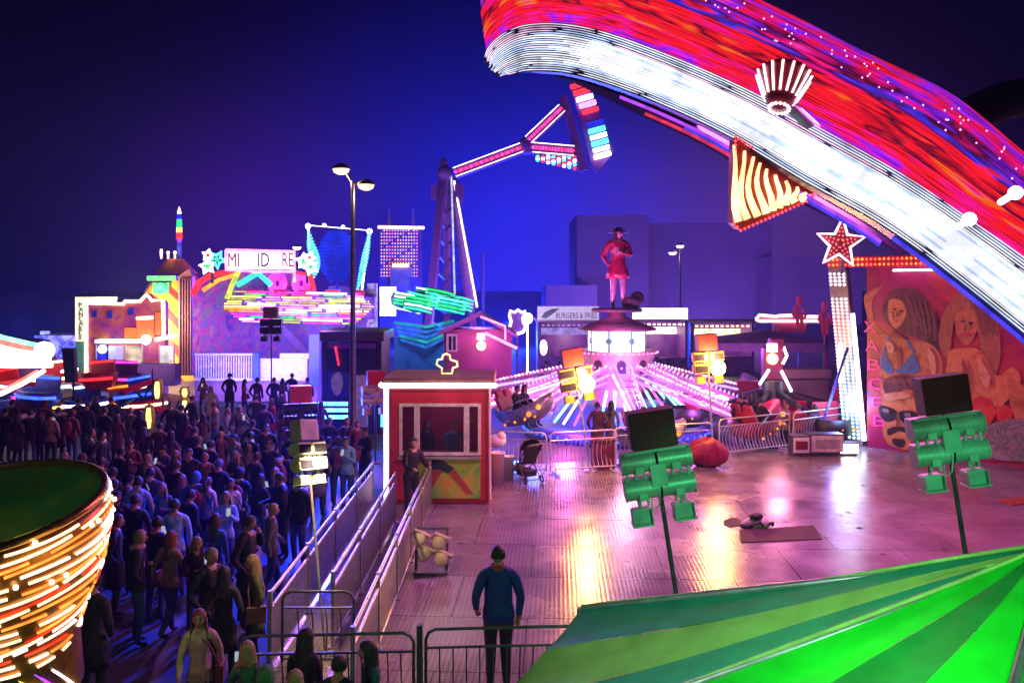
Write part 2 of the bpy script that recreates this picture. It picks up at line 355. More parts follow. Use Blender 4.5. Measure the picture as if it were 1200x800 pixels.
# ================================================================ lamp rigs
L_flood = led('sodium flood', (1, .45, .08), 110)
L_fam = led('amber flood', (1, .6, .25), 6)
rigcol = mat('grey lamp housing', (.46, .5, .48), .42, .2, .2, 5)
hoodm = mat('brown hood box', (.15, .005, .014), .6, 0, .3, 4)
def lamp_rig(label, foot, head, face, s=1.0, body=None, hood=None, lit=None, lens=None, name='lamp_rig', polem=None, boxtilt=0):
    """pole, cross frame, four barrel lamps in two rows, two small floods and a black box on top; face = yaw of the lens side"""
    foot, head = Vector(foot), Vector(head); body = body or rigcol; hood = hood or hoodm
    t = thing(name, label, 'floodlight', foot)
    up = (head-foot).normalized(); fwd = Vector((math.sin(face), -math.cos(face), 0)); fwd = (fwd-up*fwd.dot(up)).normalized(); side = up.cross(fwd)
    M = Matrix((side, fwd*-1, up)).transposed().to_4x4(); M.translation = head   # local: x side, -y = lens side, z up; origin at head
    pm = MB(); pm.cyl(foot, head+up*.55*s, .035*s, .03*s, 10); pm.cyl(foot, foot+up*.05, .22*s, .2*s, 16)
    part('pole', pm, polem or darksteel, t)
    b = MB(M); b.box((0, .05*s, .83*s), (.62*s, .34*s, .5*s)); part('hood_box', b, hood, t, .015)
    fr = MB(M)
    for z in (.52, .04): fr.box((0, .04*s, z*s), (.84*s, .05*s, .04*s))
    for x in (-.42, .42): fr.box((x*s, .04*s, .24*s), (.04*s, .045*s, .52*s))
    fr.box((0, .09*s, .2*s), (.22*s, .12*s, .3*s))
    fr.tube([(.0, .12*s, .05*s), (.06*s, .14*s, -.2*s), (.16*s, .13*s, -.28*s), (.14*s, .1*s, -.1*s)], .012*s, 6)
    part('frame', fr, body, t, .006)
    k = 0
    for z in (.38, .02):
        for x in (-.25, .25):
            m = MB(M)
            m.cyl((x*s-.21*s, .0, z*s), (x*s+.21*s, .0, z*s), .14*s, None, 18); m.cyl((x*s-.23*s, .0, z*s), (x*s-.21*s, .0, z*s), .155*s, None, 18); m.cyl((x*s+.21*s, .0, z*s), (x*s+.23*s, .0, z*s), .155*s, None, 18)
            for q in range(5): m.cyl((x*s-.15*s+q*.075*s, .0, z*s), (x*s-.138*s+q*.075*s, .0, z*s), .147*s, None, 18)
            m.box((x*s, -.1*s, z*s), (.44*s, .14*s, .27*s)); m.box((x*s, -.05*s, z*s+.145*s), (.44*s, .22*s, .016*s))
            m.box((x*s, .11*s, z*s-.08*s), (.12*s, .1*s, .1*s)); m.box((x*s-.06*s, .09*s, z*s-.16*s), (.03*s, .06*s, .1*s)); m.box((x*s+.06*s, .09*s, z*s-.16*s), (.03*s, .06*s, .1*s))
            lo = part('lamp', m, body, t, .01)
            g = MB(M); g.box((x*s, -.175*s, z*s), (.4*s, .012*s, .2*s))
            on = lit and k in lit
            if on and s > .95: g = MB(M @ Matrix.Translation((x*s, -.2*s, z*s))); g.tube([(0, .03, 0), (0, -.0, 0)], [.17*s, .235*s], 22)  # lit lens enlarged into a glowing disc to stand in for glare
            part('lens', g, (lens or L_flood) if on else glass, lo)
            k += 1
    for x in (-.27, .3):
        m = MB(M); m.box((x*s, 0, -.33*s), (.24*s, .16*s, .2*s)); m.box((x*s, .03*s, -.44*s), (.3*s, .3*s, .02*s)); m.box((x*s-.13*s, .03*s, -.34*s), (.015*s, .26*s, .2*s)); m.box((x*s+.13*s, .03*s, -.34*s), (.015*s, .26*s, .2*s))
        m.cyl((x*s, .0, -.22*s), (x*s, .0, -.12*s), .03*s, None, 8)
        part('small_flood', m, body, t, .006)
    return t
# ================================================================ crowd barriers
def barrier(a, b, h, label, group, m=None, bars=None, curve=.12, name='crowd_barrier', r=.02, panel=False, rise=0.0):
    a, b = Vector(a), Vector(b); d = b-a; L = d.length; t = d.normalized(); n = Vector((-t.y, t.x, 0)); up = Vector((0, 0, 1))
    th = thing(name, label, 'barrier', a, group); m = m or steel
    f = MB(); c = .12
    f.tube([a+up*.1, a+up*(h-c), a+t*c*.3+up*(h-c*.3), a+t*c+up*h, b-t*c+up*h, b-t*c*.3+up*(h-c*.3), b+up*(h-c), b+up*.1], r, 8)
    f.tube([a+up*(h-.22), b+up*(h-.22)], r*.8, 6); f.tube([a+up*.14, b+up*.14], r*.8, 6)
    part('frame', f, m, th)
    g = MB(); k = bars or max(4, int(L/.13))
    for i in range(1, k):
        p = a+d*(i/k)
        g.tube([p+up*(.14+(h-.36)*q)+n*(curve*math.sin(math.pi*q)) for q in (0, .25, .5, .75, 1)], r*.5, 5, False)
    part('bars', g, m, th)
    s = MB()
    for p in (a+t*.15, b-t*.15): s.beam(p-n*.3+up*.03, p+n*.3+up*.03, .05, .04); s.beam(p+up*.03, p+up*.16, .04)
    part('feet', s, m, th)
    return th
barm = mat('barrier tube dark', (.12, .12, .13), .4, .7, .25, 7)
G = 'crowd barriers along the near edge of the deck'
barrier((.0-1.03, 10.2, ZP), (1.55, 10.35, ZP), 1.1, 'dark tubular barrier in front of the man in the blue jumper', G, barm, 16)
barrier((-3.2, 10.05, ZP), (-1.17, 10.15, ZP), 1.08, 'dark tubular barrier behind the dark-haired woman at bottom', G, barm, 13)
barrier((-3.12, 11.6, ZP), (-2.15, 11.6, ZP), 1.05, 'short tubular barrier closing the queue lanes between the railings', G, barm, 5)
pst = MB(); pst.box((-1.1, 10.18, ZP+.58), (.07, .07, 1.16)); pst.box((-1.1, 10.18, ZP+.02), (.22, .22, .04))
single('barrier_post', pst, barm, 'square dark post between the two near crowd barriers', 'post')
G = 'white barriers round the star ride'
wst = mat('pale barrier tube', (.6, .58, .6), .35, .5, .2, 7)
for i, (x0, y0, x1, y1, lb) in enumerate(((572, 553, 640, 556, 'pale barrier behind the pushchair beside the red booth'), (645, 556, 722, 551, 'pale barrier with curved bars left of the near green floodlights'),
        (843, 536, 925, 526, 'pale barrier with curved bars right of the red sack'), (930, 526, 996, 516, 'pale barrier behind the white storage crates'))):
    Y0 = 5200/(y0-335); Y1 = 5200/(y1-335)
    barrier((P(x0, y0, Y0).x, Y0, ZP), (P(x1, y1, Y1).x, Y1, ZP), 1.15, lb, G, wst, curve=.16, r=.024)
barrier((2.95, 24.6, ZP), (6.0, 25.6, ZP), 1.1, 'pale barrier half hidden behind the near green floodlights', G, wst, curve=.16, r=.024)
# ---------------------------------------------------------------- queue railings on the deck
railm = mat('polished rail', (.55, .5, .48), .3, .8, .2, 9)
perf = mat('perforated sheet', (.40, .38, .36), .36, .7, .35, 14)
def queue_rail(x, y0, y1, label, top=1.06):
    th = thing('queue_railing', label, 'railing', (x, y0, ZP), 'queue railings beside the red booth')
    L = y1-y0; n = max(2, round(L/2.0)); f = MB()
    f.tube([(x, y0, ZP+top), (x, y1, ZP+top)], .026, 8); f.tube([(x, y0, ZP+top-.2), (x, y1, ZP+top-.2)], .024, 8); f.tube([(x, y0, ZP+.08), (x, y1, ZP+.08)], .02, 8)
    part('rail', f, railm, th)
    for i in range(n+1):
        y = lerp(y0, y1, i/n); b = MB(); b.box((x, y, ZP+top/2+.02), (.055, .055, top+.04)); b.box((x, y, ZP+.01), (.14, .14, .02)); part('post', b, steel, th)
    s = MB()
    k = int(L/.055)
    for i in range(k):
        y = y0+.04+i*.055
        s.box((x, y, ZP+.47), (.012, .03, .76))
    part('mesh_panel', s, perf, th)
queue_rail(-3.26, 11.5, 20.0, 'left queue railing with twin bars along the deck edge')
queue_rail(-2.58, 12.3, 18.8, 'middle queue railing running between the two queue lanes')
queue_rail(-1.92, 10.3, 20.0, 'right queue railing ending at the man by the booth')
# ================================================================ ticket booth
def booth():
    Y = 20.4; x0, x1 = P(455, 0, Y).x, P(573, 0, Y).x; z0, z1 = ZP, P(0, 452, Y).z; dp = 1.9
    t = thing('ticket_booth', 'red ticket booth with white neon eaves and painted front panel', 'booth', ((x0+x1)/2, Y+dp/2, z0))
    w0, w1 = P(470, 0, Y).x, P(562, 0, Y).x; wz0, wz1 = P(0, 531, Y).z, P(0, 474, Y).z
    b = MB(); wt = .08
    # front wall framed round the window
    b.box(((x0+x1)/2, Y, (z0+wz0)/2), (x1-x0, wt, wz0-z0)); b.box(((x0+x1)/2, Y, (wz1+z1)/2), (x1-x0, wt, z1-wz1))
    b.box(((x0+w0)/2, Y, (wz0+wz1)/2), (w0-x0, wt, wz1-wz0)); b.box(((w1+x1)/2, Y, (wz0+wz1)/2), (x1-w1, wt, wz1-wz0))
    b.box((x0+wt/2, Y+dp/2, (z0+z1)/2), (wt, dp-wt, z1-z0)); b.box((x1-wt/2, Y+dp/2, (z0+z1)/2), (wt, dp-wt, z1-z0)); b.box(((x0+x1)/2, Y+dp, (z0+z1)/2), (x1-x0, wt, z1-z0))
    b.box(((x0+x1)/2, Y+dp/2, z0+.05), (x1-x0-.2, dp-.1, .06)); b.box(((x0+x1)/2, Y+.35, wz0-.06), (x1-x0-.2, .55, .05))
    part('wall', b, mat('red booth panel', (.5, .02, .045), .35, 0, .18, 2, coat=.3), t, .01)
    fr = MB(); g = MB()
    def frame(a, c):
        for x in (a, c): fr.box((x, Y-.05, (wz0+wz1)/2), (.07, .06, wz1-wz0+.06))
        for z in (wz0, wz1): fr.box(((a+c)/2, Y-.05, z), (c-a-.07, .055, .07))
    frame(w0, lerp(w0, w1, .19)); frame(lerp(w0, w1, .19)+.06, lerp(w0, w1, .82)); frame(lerp(w0, w1, .82)+.06, w1)
    wf = part('window', fr, mat('cream window frame', (.62, .55, .5), .4), t)
    g.box(((w0+w1)/2, Y+.01, (wz0+wz1)/2), (w1-w0-.02, .012, wz1-wz0-.02))
    gm = bpy.data.materials.new('booth glass'); gm.use_nodes = True; n = gm.node_tree; pb = n.nodes['Principled BSDF']
    tr = nd(n, 'ShaderNodeBsdfTransparent'); ms = nd(n, 'ShaderNodeMixShader'); ms.inputs[0].default_value = .3
    pb.inputs['Base Color'].default_value = (.02, .02, .05, 1); pb.inputs['Roughness'].default_value = .05
    n.links.new(tr.outputs[0], ms.inputs[1]); n.links.new(pb.outputs[0], ms.inputs[2]); n.links.new(ms.outputs[0], n.nodes['Material Output'].inputs[0])
    part('pane', g, gm, wf)
    # painted lower panel
    px0, px1 = P(487, 0, Y).x, P(563, 0, Y).x; pz0, pz1 = P(0, 583, Y).z, P(0, 536, Y).z
    m = paintmat('panel paint', [(.55, .03, .02), (.65, .3, .04), (.35, .5, .06), (.12, .38, .08), (.45, .5, .06)], 1.2, .8)
    a = MB(); a.box(((px0+px1)/2, Y-.055, (pz0+pz1)/2), (px1-px0, .02, pz1-pz0)); pa = part('painted_panel', a, m, t, .005)
    lg = MB(); q = lambda u, v: Vector((lerp(px0, px1, u), Y-.068, lerp(pz0, pz1, v)))
    lg.prism([q(.28, .92), q(.42, .98), q(.62, .7), q(.86, .18), (q(.9, .1)), q(.78, .13), q(.55, .55), q(.44, .72), q(.34, .5), q(.25, .2), q(.16, .2), q(.24, .6)], (0, -1, 0), .006)
    part('painted_figure', lg, mat('figure paint', (.4, .05, .05), .5), pa)
    lg = MB(); lg.prism([q(.24, .95), q(.36, 1.0), q(.6, .76), q(.5, .62), q(.36, .74), q(.26, .7)], (0, -1, 0), .009); part('painted_shorts', lg, mat('dark navy paint', (.02, .03, .06), .5), pa)
    tr = MB()
    for x in (lerp(x0, x1, .02), lerp(x0, x1, .98)): tr.box((x, Y-.05, (z0+z1)/2), (.05, .025, z1-z0-.04))
    tr.box(((x0+x1)/2, Y-.05, z0+.08), (x1-x0-.06, .03, .1)); tr.box(((x0+x1)/2, Y-.05, z1-.12), (x1-x0-.06, .03, .03)); part('trim', tr, mat('dark red trim', (.22, .01, .02), .4), t)
    sh = MB(); sh.box(((w0+w1)/2, Y-.13, wz0-.08), (w1-w0+.1, .2, .04)); part('counter_shelf', sh, steel, t)
    # roof with overhang, rounded corners
    rz = z1; r = MB(); ov = .14
    r.prism([(x0-ov, Y-.2, rz), (x1+ov, Y-.2, rz), (x1+ov, Y+dp+.1, rz), (x0-ov, Y+dp+.1, rz)], (0, 0, 1), .2)
    part('roof', r, mat('brown roof board', (.2, .1, .07), .7, 0, .3, 3), t, .04)
    nz = MB(); nz.tube([(x0-ov-.02, Y+dp, rz+.03), (x0-ov-.02, Y-.1, rz+.03), (x0-ov+.06, Y-.23, rz+.03), (x1+ov-.06, Y-.23, rz+.03), (x1+ov+.02, Y-.14, rz+.03)], .06, 8)
    part('neon_tube', nz, L_white, t)
    nz = MB(); nz.tube([(x0-.04, Y-.06, z0+.12), (x0-.04, Y-.06, rz-.06)], .06, 8); part('neon_tube', nz, led('violet white tube', (1, .7, 1), 3.2), t)
    nz = MB(); nz.tube([(x1+.03, Y-.06, z0+.12), (x1+.03, Y-.06, rz-.06)], .022, 8); part('corner_trim', nz, white, t)
    # neon cactus-like star on the roof
    c = P(523, 426, Y+.8); o = [(.0, .3), (.1, .26), (.13, .12), (.32, .06), (.34, -.08), (.2, -.13), (.17, -.3), (-.14, -.3), (-.13, -.14), (-.3, -.02), (-.26, .12), (-.13, .14), (-.1, .26)]
    st = MB(); st.tube([c+Vector((x*.82, 0, y*.82)) for x, y in o], .026, 7, closed=True); part('neon_star', st, led('cream neon', (1, .72, .3), 2.2), t)
    k = MB(); k.beam((c.x, c.y+.03, rz+.18), (c.x, c.y+.03, c.z+.1), .04); part('star_bracket', k, darksteel, t)
    # little interior lamp
    light('booth_lamp', 'POINT', ((x0+x1)/2, Y+1.0, z1-.2), (.4, .35, 1), 40, size=.1)
    light('booth_front', 'SPOT', ((x0+x1)/2+1.5, Y-3.5, z1+1.0), (1, .5, .6), 260, ((x0+x1)/2, Y, 1.6), .3, 60)  # added spot outside the booth, brightens its front wall
booth()
# ================================================================ near lamp rigs
lamp_rig('green-lit floodlight rack on a leaning pole, dark box on top, left of the pair', (2.17, 10.0, ZP), P(773, 571, 10.0), R(180), .86)
lamp_rig('green-lit floodlight rack before the painted mural, right of the pair', (5.35, 9.4, ZP), P(1113, 532, 9.5), R(177), .82)
amber = lamp_rig('tan floodlight rack with glowing amber lens among the crowd at the left railing', (-2.62, 12.0, ZP), P(362, 545, 12.6), R(60), .62, mat('pale green housing', (.5, .55, .4), .45), lit=(3,), lens=L_fam, hood=rigcol, polem=railm)
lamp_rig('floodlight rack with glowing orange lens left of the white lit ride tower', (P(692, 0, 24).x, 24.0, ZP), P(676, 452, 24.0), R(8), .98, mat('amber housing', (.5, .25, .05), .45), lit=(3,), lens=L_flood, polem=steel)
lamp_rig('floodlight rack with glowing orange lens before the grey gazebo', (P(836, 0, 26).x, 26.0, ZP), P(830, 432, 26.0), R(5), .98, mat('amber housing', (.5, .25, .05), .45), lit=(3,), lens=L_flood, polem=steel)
lamp_rig('small black floodlight rack with red box in front of the swirl-painted ride', (P(318, 0, 38).x, 38.0, 0), P(318, 388, 38), R(180), 1.0, black, mat('plum box', (.2, .08, .14), .6), polem=darksteel)
lamp_rig('floodlight rack with red back box beside the black kiosk', (P(440, 0, 27).x, 27.0, 0), P(440, 470, 27), R(200), .9, mat('pale housing', (.5, .45, .42), .45), red, polem=darksteel)
lamp_rig('floodlight rack with red back box standing in the crowd before the kiosk', (P(352, 0, 24).x, 24.0, 0), P(352, 494, 24), R(200), .95, black, red, polem=darksteel)
light('flood_glow', 'POINT', P(688, 440, 23.5), (1, .45, .1), 450, size=.16)
light('flood_glow', 'POINT', P(840, 421, 25.5), (1, .45, .1), 450, size=.16)
light('amber_glow', 'SPOT', P(373, 524, 12.3), (1, .65, .3), 350, P(430, 640, 13), size=.1, spot=140)
# lamps laid on the deck by the right railing
def floor_lamps():
    base = P(505, 672, 5200/(672-335)); t = thing('floor_lamp_stand', 'four cream lamps on a low stand beside the right queue railing', 'floodlight', base)
    f = MB(); b = base
    for x in (-.28, .28):
        f.beam(b+Vector((x, -.1, .03)), b+Vector((x, .5, .03)), .05); f.beam(b+Vector((x, .1, .03)), b+Vector((x, .25, .78)), .045)
    f.beam(b+Vector((-.28, -.1, .03)), b+Vector((.28, -.1, .03)), .045); f.beam(b+Vector((-.28, .25, .75)), b+Vector((.28, .25, .75)), .045)
    part('stand', f, darksteel, t)
    cm_ = mat('cream lamp', (.62, .5, .38), .4)
    for x, z in ((-.2, .66), (.16, .6), (-.12, .38), (.2, .3)):
        m = MB(Matrix.Translation(b+Vector((x, .02, z))) @ Euler((R(-35), R(25), R(10))).to_matrix().to_4x4())
        m.box((0, 0, .05), (.32, .26, .05)); m.lathe([(.13, .02), (.12, -.1), (.06, -.16), (.001, -.17)], 14)
        lo = part('lamp', m, cm_, t, .008)
        g = MB(m.xf); g.box((0, 0, .079), (.26, .2, .008)); part('lens', g, white, lo)
floor_lamps()
# ================================================================ painted backdrop of the big ride
A0 = P(1016, 525, 27.6); A0.z = ZP
B0 = Vector((17.6, 21.6, ZP)); AU = (B0-A0).normalized(); AN = Vector((AU.y, -AU.x, 0)); ATOP = 6.35
if AN.y > 0: AN = -AN
def wallpt(px, py, off=0.0):
    d = Vector(((px-600)/F, 1, -(py-HY)/F)); o = Vector((0, 0, HC))
    k = (A0+AN*off-o).dot(AN)/d.dot(AN); return o+d*k
def smooth(pts, n=4):
    k = len(pts); r = []
    for i in range(k):
        p0, p1, p2, p3 = [Vector(pts[(i+j-1) % k]) for j in range(4)]
        for q in range(n):
            t = q/n
            r.append(.5*((2*p1)+(p2-p0)*t+(2*p0-5*p1+4*p2-p3)*t*t+(3*p1-p0-3*p2+p3)*t**3))
    return r
bd = thing('ride_backdrop', 'tall ride backdrop painted with bathers and a man in sunglasses, lit columns and star', 'ride backdrop', A0)
w = MB(); L = (B0-A0).length
w.prism([A0, B0, B0+Vector((0, 0, ATOP-ZP)), A0+Vector((0, 0, ATOP-ZP))], -AN, .25)
bgm = paintmat('airbrushed backdrop', [(.2, .004, .08), (.42, .008, .14), (.3, .008, .1), (.5, .05, .05), (.16, .01, .1)], .55, 1.2, .4, detail=3)
wallo = part('panel', w, bgm, bd)
lay = [0.006]
def paint(name, pts, m, sm=True):
    lay[0] += .0035
    q = smooth(pts) if sm else pts
    b = MB(); b.prism([wallpt(x, y, lay[0]) for x, y in q], AN, .002); return part(name, b, m, wallo)
skin_a = paintmat('painted tan skin', [(.2, .05, .02), (.42, .13, .05), (.55, .2, .08), (.35, .1, .04)], 2.5, .6, .45)
skin_b = paintmat('painted orange skin', [(.3, .07, .02), (.55, .18, .06), (.62, .26, .1), (.4, .1, .04)], 3, .6, .45)
hair_a = paintmat('painted brown hair', [(.03, .01, .02), (.12, .03, .05), (.2, .06, .05)], 5, 1.5, .5, (1, 1, .3))
hair_b = paintmat('painted fair hair', [(.18, .05, .04), (.4, .16, .06), (.3, .09, .06), (.5, .25, .1)], 4, 1.5, .5, (1, 1, .3))
ink = mat('painted black', (.02, .012, .03), .4, 0, .3, 4)
bik = paintmat('painted bikini', [(.02, .06, .2), (.05, .16, .42), (.03, .1, .3)], 5, .5)
redball = paintmat('painted red ball', [(.3, .01, .02), (.6, .03, .03), (.5, .15, .03)], 3, .4)
palem = paintmat('painted pale shapes', [(.1, .05, .1), (.3, .2, .3), (.12, .16, .12), (.35, .3, .35), (.06, .04, .1)], 2.2, 1.6)
paint('painted_hair', [(1050, 338), (1075, 340), (1092, 360), (1104, 390), (1100, 412), (1085, 400), (1062, 392), (1046, 385), (1034, 368), (1038, 350)], hair_a)
paint('painted_figure', [(1012, 350), (1022, 340), (1034, 335), (1022, 352), (1026, 378), (1040, 392), (1066, 398), (1092, 404), (1104, 425), (1100, 470), (1092, 520), (1040, 520), (1034, 470), (1030, 430), (1036, 400), (1022, 384)], skin_a)
paint('painted_face', [(1042, 352), (1056, 352), (1062, 366), (1056, 380), (1048, 384), (1041, 372)], skin_b)
paint('painted_eye', [(1046, 362), (1050, 361), (1050, 364)], ink); paint('painted_eye', [(1055, 363), (1059, 364), (1056, 366)], ink)
paint('painted_mouth', [(1047, 374), (1054, 375), (1050, 378)], mat('painted lips', (.5, .03, .08), .4))
paint('painted_bikini', [(1036, 408), (1040, 420), (1048, 434), (1042, 438), (1032, 428)], bik)
paint('painted_bikini', [(1070, 414), (1078, 432), (1072, 438), (1050, 436), (1060, 426)], bik)
paint('painted_strap', [(1036, 408), (1042, 392), (1044, 393), (1039, 410)], bik, False); paint('painted_strap', [(1070, 414), (1060, 398), (1063, 397), (1073, 413)], bik, False)
paint('painted_face', [(1036, 456), (1062, 454), (1080, 460), (1084, 490), (1078, 515), (1064, 527), (1048, 520), (1040, 500), (1034, 478)], skin_b)
paint('painted_hair', [(1037, 460), (1036, 446), (1048, 440), (1066, 440), (1082, 450), (1086, 474), (1078, 462), (1062, 456), (1048, 462)], hair_a)
paint('painted_sunglasses', [(1030, 476), (1040, 476), (1051, 482), (1050, 491), (1040, 494), (1032, 488)], ink)
paint('painted_sunglasses', [(1054, 482), (1068, 481), (1076, 486), (1073, 495), (1062, 496), (1055, 491)], ink)
paint('painted_moustache', [(1040, 503), (1052, 499), (1066, 503), (1070, 510), (1054, 505), (1042, 510)], ink); paint('painted_beard', [(1046, 514), (1060, 515), (1058, 524), (1048, 521)], ink)
paint('painted_hair', [(1128, 340), (1150, 342), (1168, 372), (1172, 420), (1160, 450), (1150, 420), (1146, 390), (1120, 372), (1112, 420), (1100, 400), (1106, 366)], hair_b)
paint('painted_face', [(1122, 362), (1140, 360), (1146, 378), (1140, 398), (1130, 404), (1120, 388)], skin_a)
paint('painted_eye', [(1125, 376), (1130, 375), (1130, 378)], ink); paint('painted_eye', [(1135, 377), (1141, 378), (1137, 381)], ink)
paint('painted_figure', [(1110, 420), (1130, 408), (1150, 412), (1168, 440), (1186, 430), (1196, 446), (1176, 474), (1160, 480), (1150, 520), (1112, 510)], skin_b)
paint('painted_figure', [(1180, 440), (1200, 452), (1226, 450), (1240, 480), (1215, 500), (1190, 492)], skin_a)
paint('painted_ball', [(1140, 470), (1150, 464), (1162, 470), (1166, 486), (1156, 500), (1142, 494)], redball); paint('painted_ball', [(1166, 480), (1176, 474), (1186, 480), (1184, 492), (1172, 494)], redball)
paint('painted_shapes', [(1150, 505), (1170, 494), (1200, 490), (1240, 500), (1240, 545), (1200, 541), (1160, 535)], palem)
hi = paintmat('painted highlight', [(.5, .2, .1), (.66, .34, .2), (.5, .18, .1)], 4, .4, .45); sh_ = paintmat('painted shade', [(.16, .03, .02), (.28, .07, .03), (.12, .02, .02)], 4, .4, .45); strand = paintmat('painted strands', [(.12, .035, .04), (.2, .07, .06), (.08, .02, .03)], 7, 1.5, .5, (1, 1, .2))
paint('painted_shade', [(1051, 364), (1053, 366), (1052, 371), (1050, 371)], sh_); paint('painted_shade', [(1044, 388), (1054, 392), (1062, 398), (1052, 396)], sh_); paint('painted_shade', [(1052, 404), (1056, 418), (1054, 432), (1051, 418)], sh_)
paint('painted_highlight', [(1042, 366), (1045, 368), (1045, 374), (1042, 372)], hi); paint('painted_highlight', [(1086, 408), (1096, 420), (1095, 450), (1090, 430)], hi); paint('painted_highlight', [(1038, 400), (1046, 402), (1047, 412), (1041, 412)], hi)
for q in range(5): paint('painted_strand', [(1060+q*7, 344+q*2), (1067+q*7, 354+q*4), (1076+q*5, 380+q*4), (1074+q*5, 381+q*4), (1065+q*7, 358+q*4)], strand)
for q in range(4): paint('painted_strand', [(1040+q*10, 446), (1048+q*10, 442), (1054+q*8, 452), (1048+q*9, 450)], strand)
paint('painted_highlight', [(1036, 462), (1056, 459), (1068, 464), (1052, 468), (1040, 470)], hi); paint('painted_shade', [(1051, 484), (1054, 486), (1055, 499), (1050, 499)], sh_); paint('painted_shade', [(1076, 486), (1083, 484), (1079, 512), (1066, 524), (1072, 508)], sh_)
paint('painted_glint', [(1034, 479), (1040, 479), (1042, 483), (1036, 483)], palem); paint('painted_glint', [(1060, 484), (1066, 484), (1067, 488), (1061, 488)], palem)
for q in range(4): paint('painted_strand', [(1134+q*6, 346), (1144+q*6, 354), (1154+q*5, 390), (1152+q*5, 391), (1142+q*6, 362)], strand)
paint('painted_mouth', [(1127, 390), (1137, 391), (1132, 395)], mat('painted lips', (.5, .03, .08), .4)); paint('painted_shade', [(1131, 380), (1133, 381), (1133, 387), (1130, 387)], sh_); paint('painted_shade', [(1128, 420), (1136, 440), (1134, 470), (1130, 450)], sh_); paint('painted_highlight', [(1146, 420), (1160, 440), (1156, 456), (1148, 440)], hi)
# pink vertical lettering, unreadable in the photo beyond its pink block shapes
pm_ = mat('painted pink', (.75, .06, .32), .4, 0, .25, 4, emit=(1, .05, .4), es=.12)  # faint glow added to the letter paint
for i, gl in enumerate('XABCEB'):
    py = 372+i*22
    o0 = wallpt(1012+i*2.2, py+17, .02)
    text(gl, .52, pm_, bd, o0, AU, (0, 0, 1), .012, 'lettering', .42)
# frame: lit column and red beam
def col_face(px0, py0, px1, py1): return wallpt(px0, py0, .3), wallpt(px1, py1, .3)
top0 = A0+Vector((0, 0, ATOP-ZP)); cb = MB()
wd = .62; c0 = A0-AU*.45; tl = AU*-.62
colm = mat('silver column', (.3, .28, .34), .35, .5)
cb.prism([c0-AU*.31+Vector((0, 0, 0)), c0+AU*.31, c0+AU*.31+tl*.9+Vector((0, 0, ATOP-ZP)), c0-AU*.31+tl*.9+Vector((0, 0, ATOP-ZP))], -AN, .3)
colo = part('lit_column', cb, colm, bd, .02)
rows = 46
bb = {k: MB() for k in ('w', 'p', 'c')}
for i in range(rows):
    t = i/(rows-1); z = lerp(.25, ATOP-ZP-.35, t); cx = c0+tl*(.9*z/(ATOP-ZP))
    if 38 < i < 42: continue
    for j in range(4):
        k = 'c' if t < .52 else ('p' if t < .8 else 'w')
        bb[k].bulb(cx+AU*(-.24+.15*j)+AN*.03+Vector((0, 0, z)), .046)
part('bulb_rows', bb['c'], led('mint bulbs', (.45, 1, .9), 5), colo); part('bulb_rows', bb['p'], led('rose bulbs', (1, .55, .75), 4), colo); part('bulb_rows', bb['w'], led('pale bulbs', (1, .8, .9), 4), colo)
nz = MB(); nz.beam(c0+AU*.39+AN*.06+Vector((0, 0, .2)), c0+AU*.39+tl*.62+AN*.06+Vector((0, 0, 4.3)), .1, .1); part('light_tube', nz, led('ice tube', (.7, .75, 1), 7), colo)
nz = MB(); nz.tube([c0-AU*.4+AN*.02+Vector((0, 0, z)) for z in (2.0, 2.4, 2.9, 3.3)], .07, 8); part('light_tube', nz, led('warm tube', (1, .8, .6), 3.5), colo)
# beam
bm_ = MB(); bs = top0-AU*1.25+Vector((0, 0, .0)); be = top0+AU*(L*.98)
bm_.prism([bs+Vector((0, 0, -.14)), be+Vector((0, 0, -.14)), be+Vector((0, 0, .2)), bs+Vector((0, 0, .2))], AN, .16); beam_o = part('lit_beam', bm_, mat('red beam', (.45, .02, .02), .4), bd, .01)
m1, m2 = MB(), MB(); k = 70
for i in range(k):
    p = lerp(bs, be, (i+.5)/k)
    for j in range(2): (m1 if (i//3) % 2 else m2).bulb(p+AN*.18+Vector((0, 0, -.06+.17*j)), .05)
part('bulb_rows', m1, led('red bulbs', (1, .06, .03), 4.5), beam_o); part('bulb_rows', m2, led('orange bulbs', (1, .16, .03), 4), beam_o)
nz = MB(); nz.beam(top0+AU*.9+AN*.2+Vector((0, 0, -.26)), top0+AU*5.4+AN*.2+Vector((0, 0, -.26)), .06); part('light_tube', nz, L_white, beam_o)
# star
sc_ = P(985, 285, 27.9); so = []
for i in range(10):
    a = math.pi/2+i*math.pi/5+R(-6); r = (.84 if i % 2 == 0 else .36); so.append(sc_+AU*(math.cos(a)*r)+Vector((0, 0, math.sin(a)*r)))
sm_ = MB(); sm_.prism(so, -AN, .12); sto = part('star', sm_, mat('wine star', (.25, .02, .06), .5), bd)
nz = MB(); nz.tube([p+AN*.03 for p in so], .045, 6, closed=True); part('light_tube', nz, led('pink white neon', (1, .6, .7), 4), sto)
nb = MB()
for i in range(5):
    a = math.pi/2+i*2*math.pi/5+R(-6)
    for r in (.12, .25, .38, .5):
        for dd in (-.06, .06) if r < .45 else (0,): nb.bulb(sc_+AU*(math.cos(a)*r-math.sin(a)*dd)+Vector((0, 0, math.sin(a)*r+math.cos(a)*dd))+AN*.03, .035)
part('bulb_rows', nb, led('coral bulbs', (1, .12, .08), 3), sto)
k = MB(); k.beam(sc_-Vector((0, 0, .2))-AN*.1, sc_-Vector((0, 0, 1.0))-AN*.1, .08); part('star_bracket', k, darksteel, sto)
k = MB(); k.beam(wallpt(960, 500, .9)+Vector((0, 0, -.2)), c0+AN*-.1+Vector((-.3, -.2, 3.2)), .07); part('brace', k, bluep, bd)
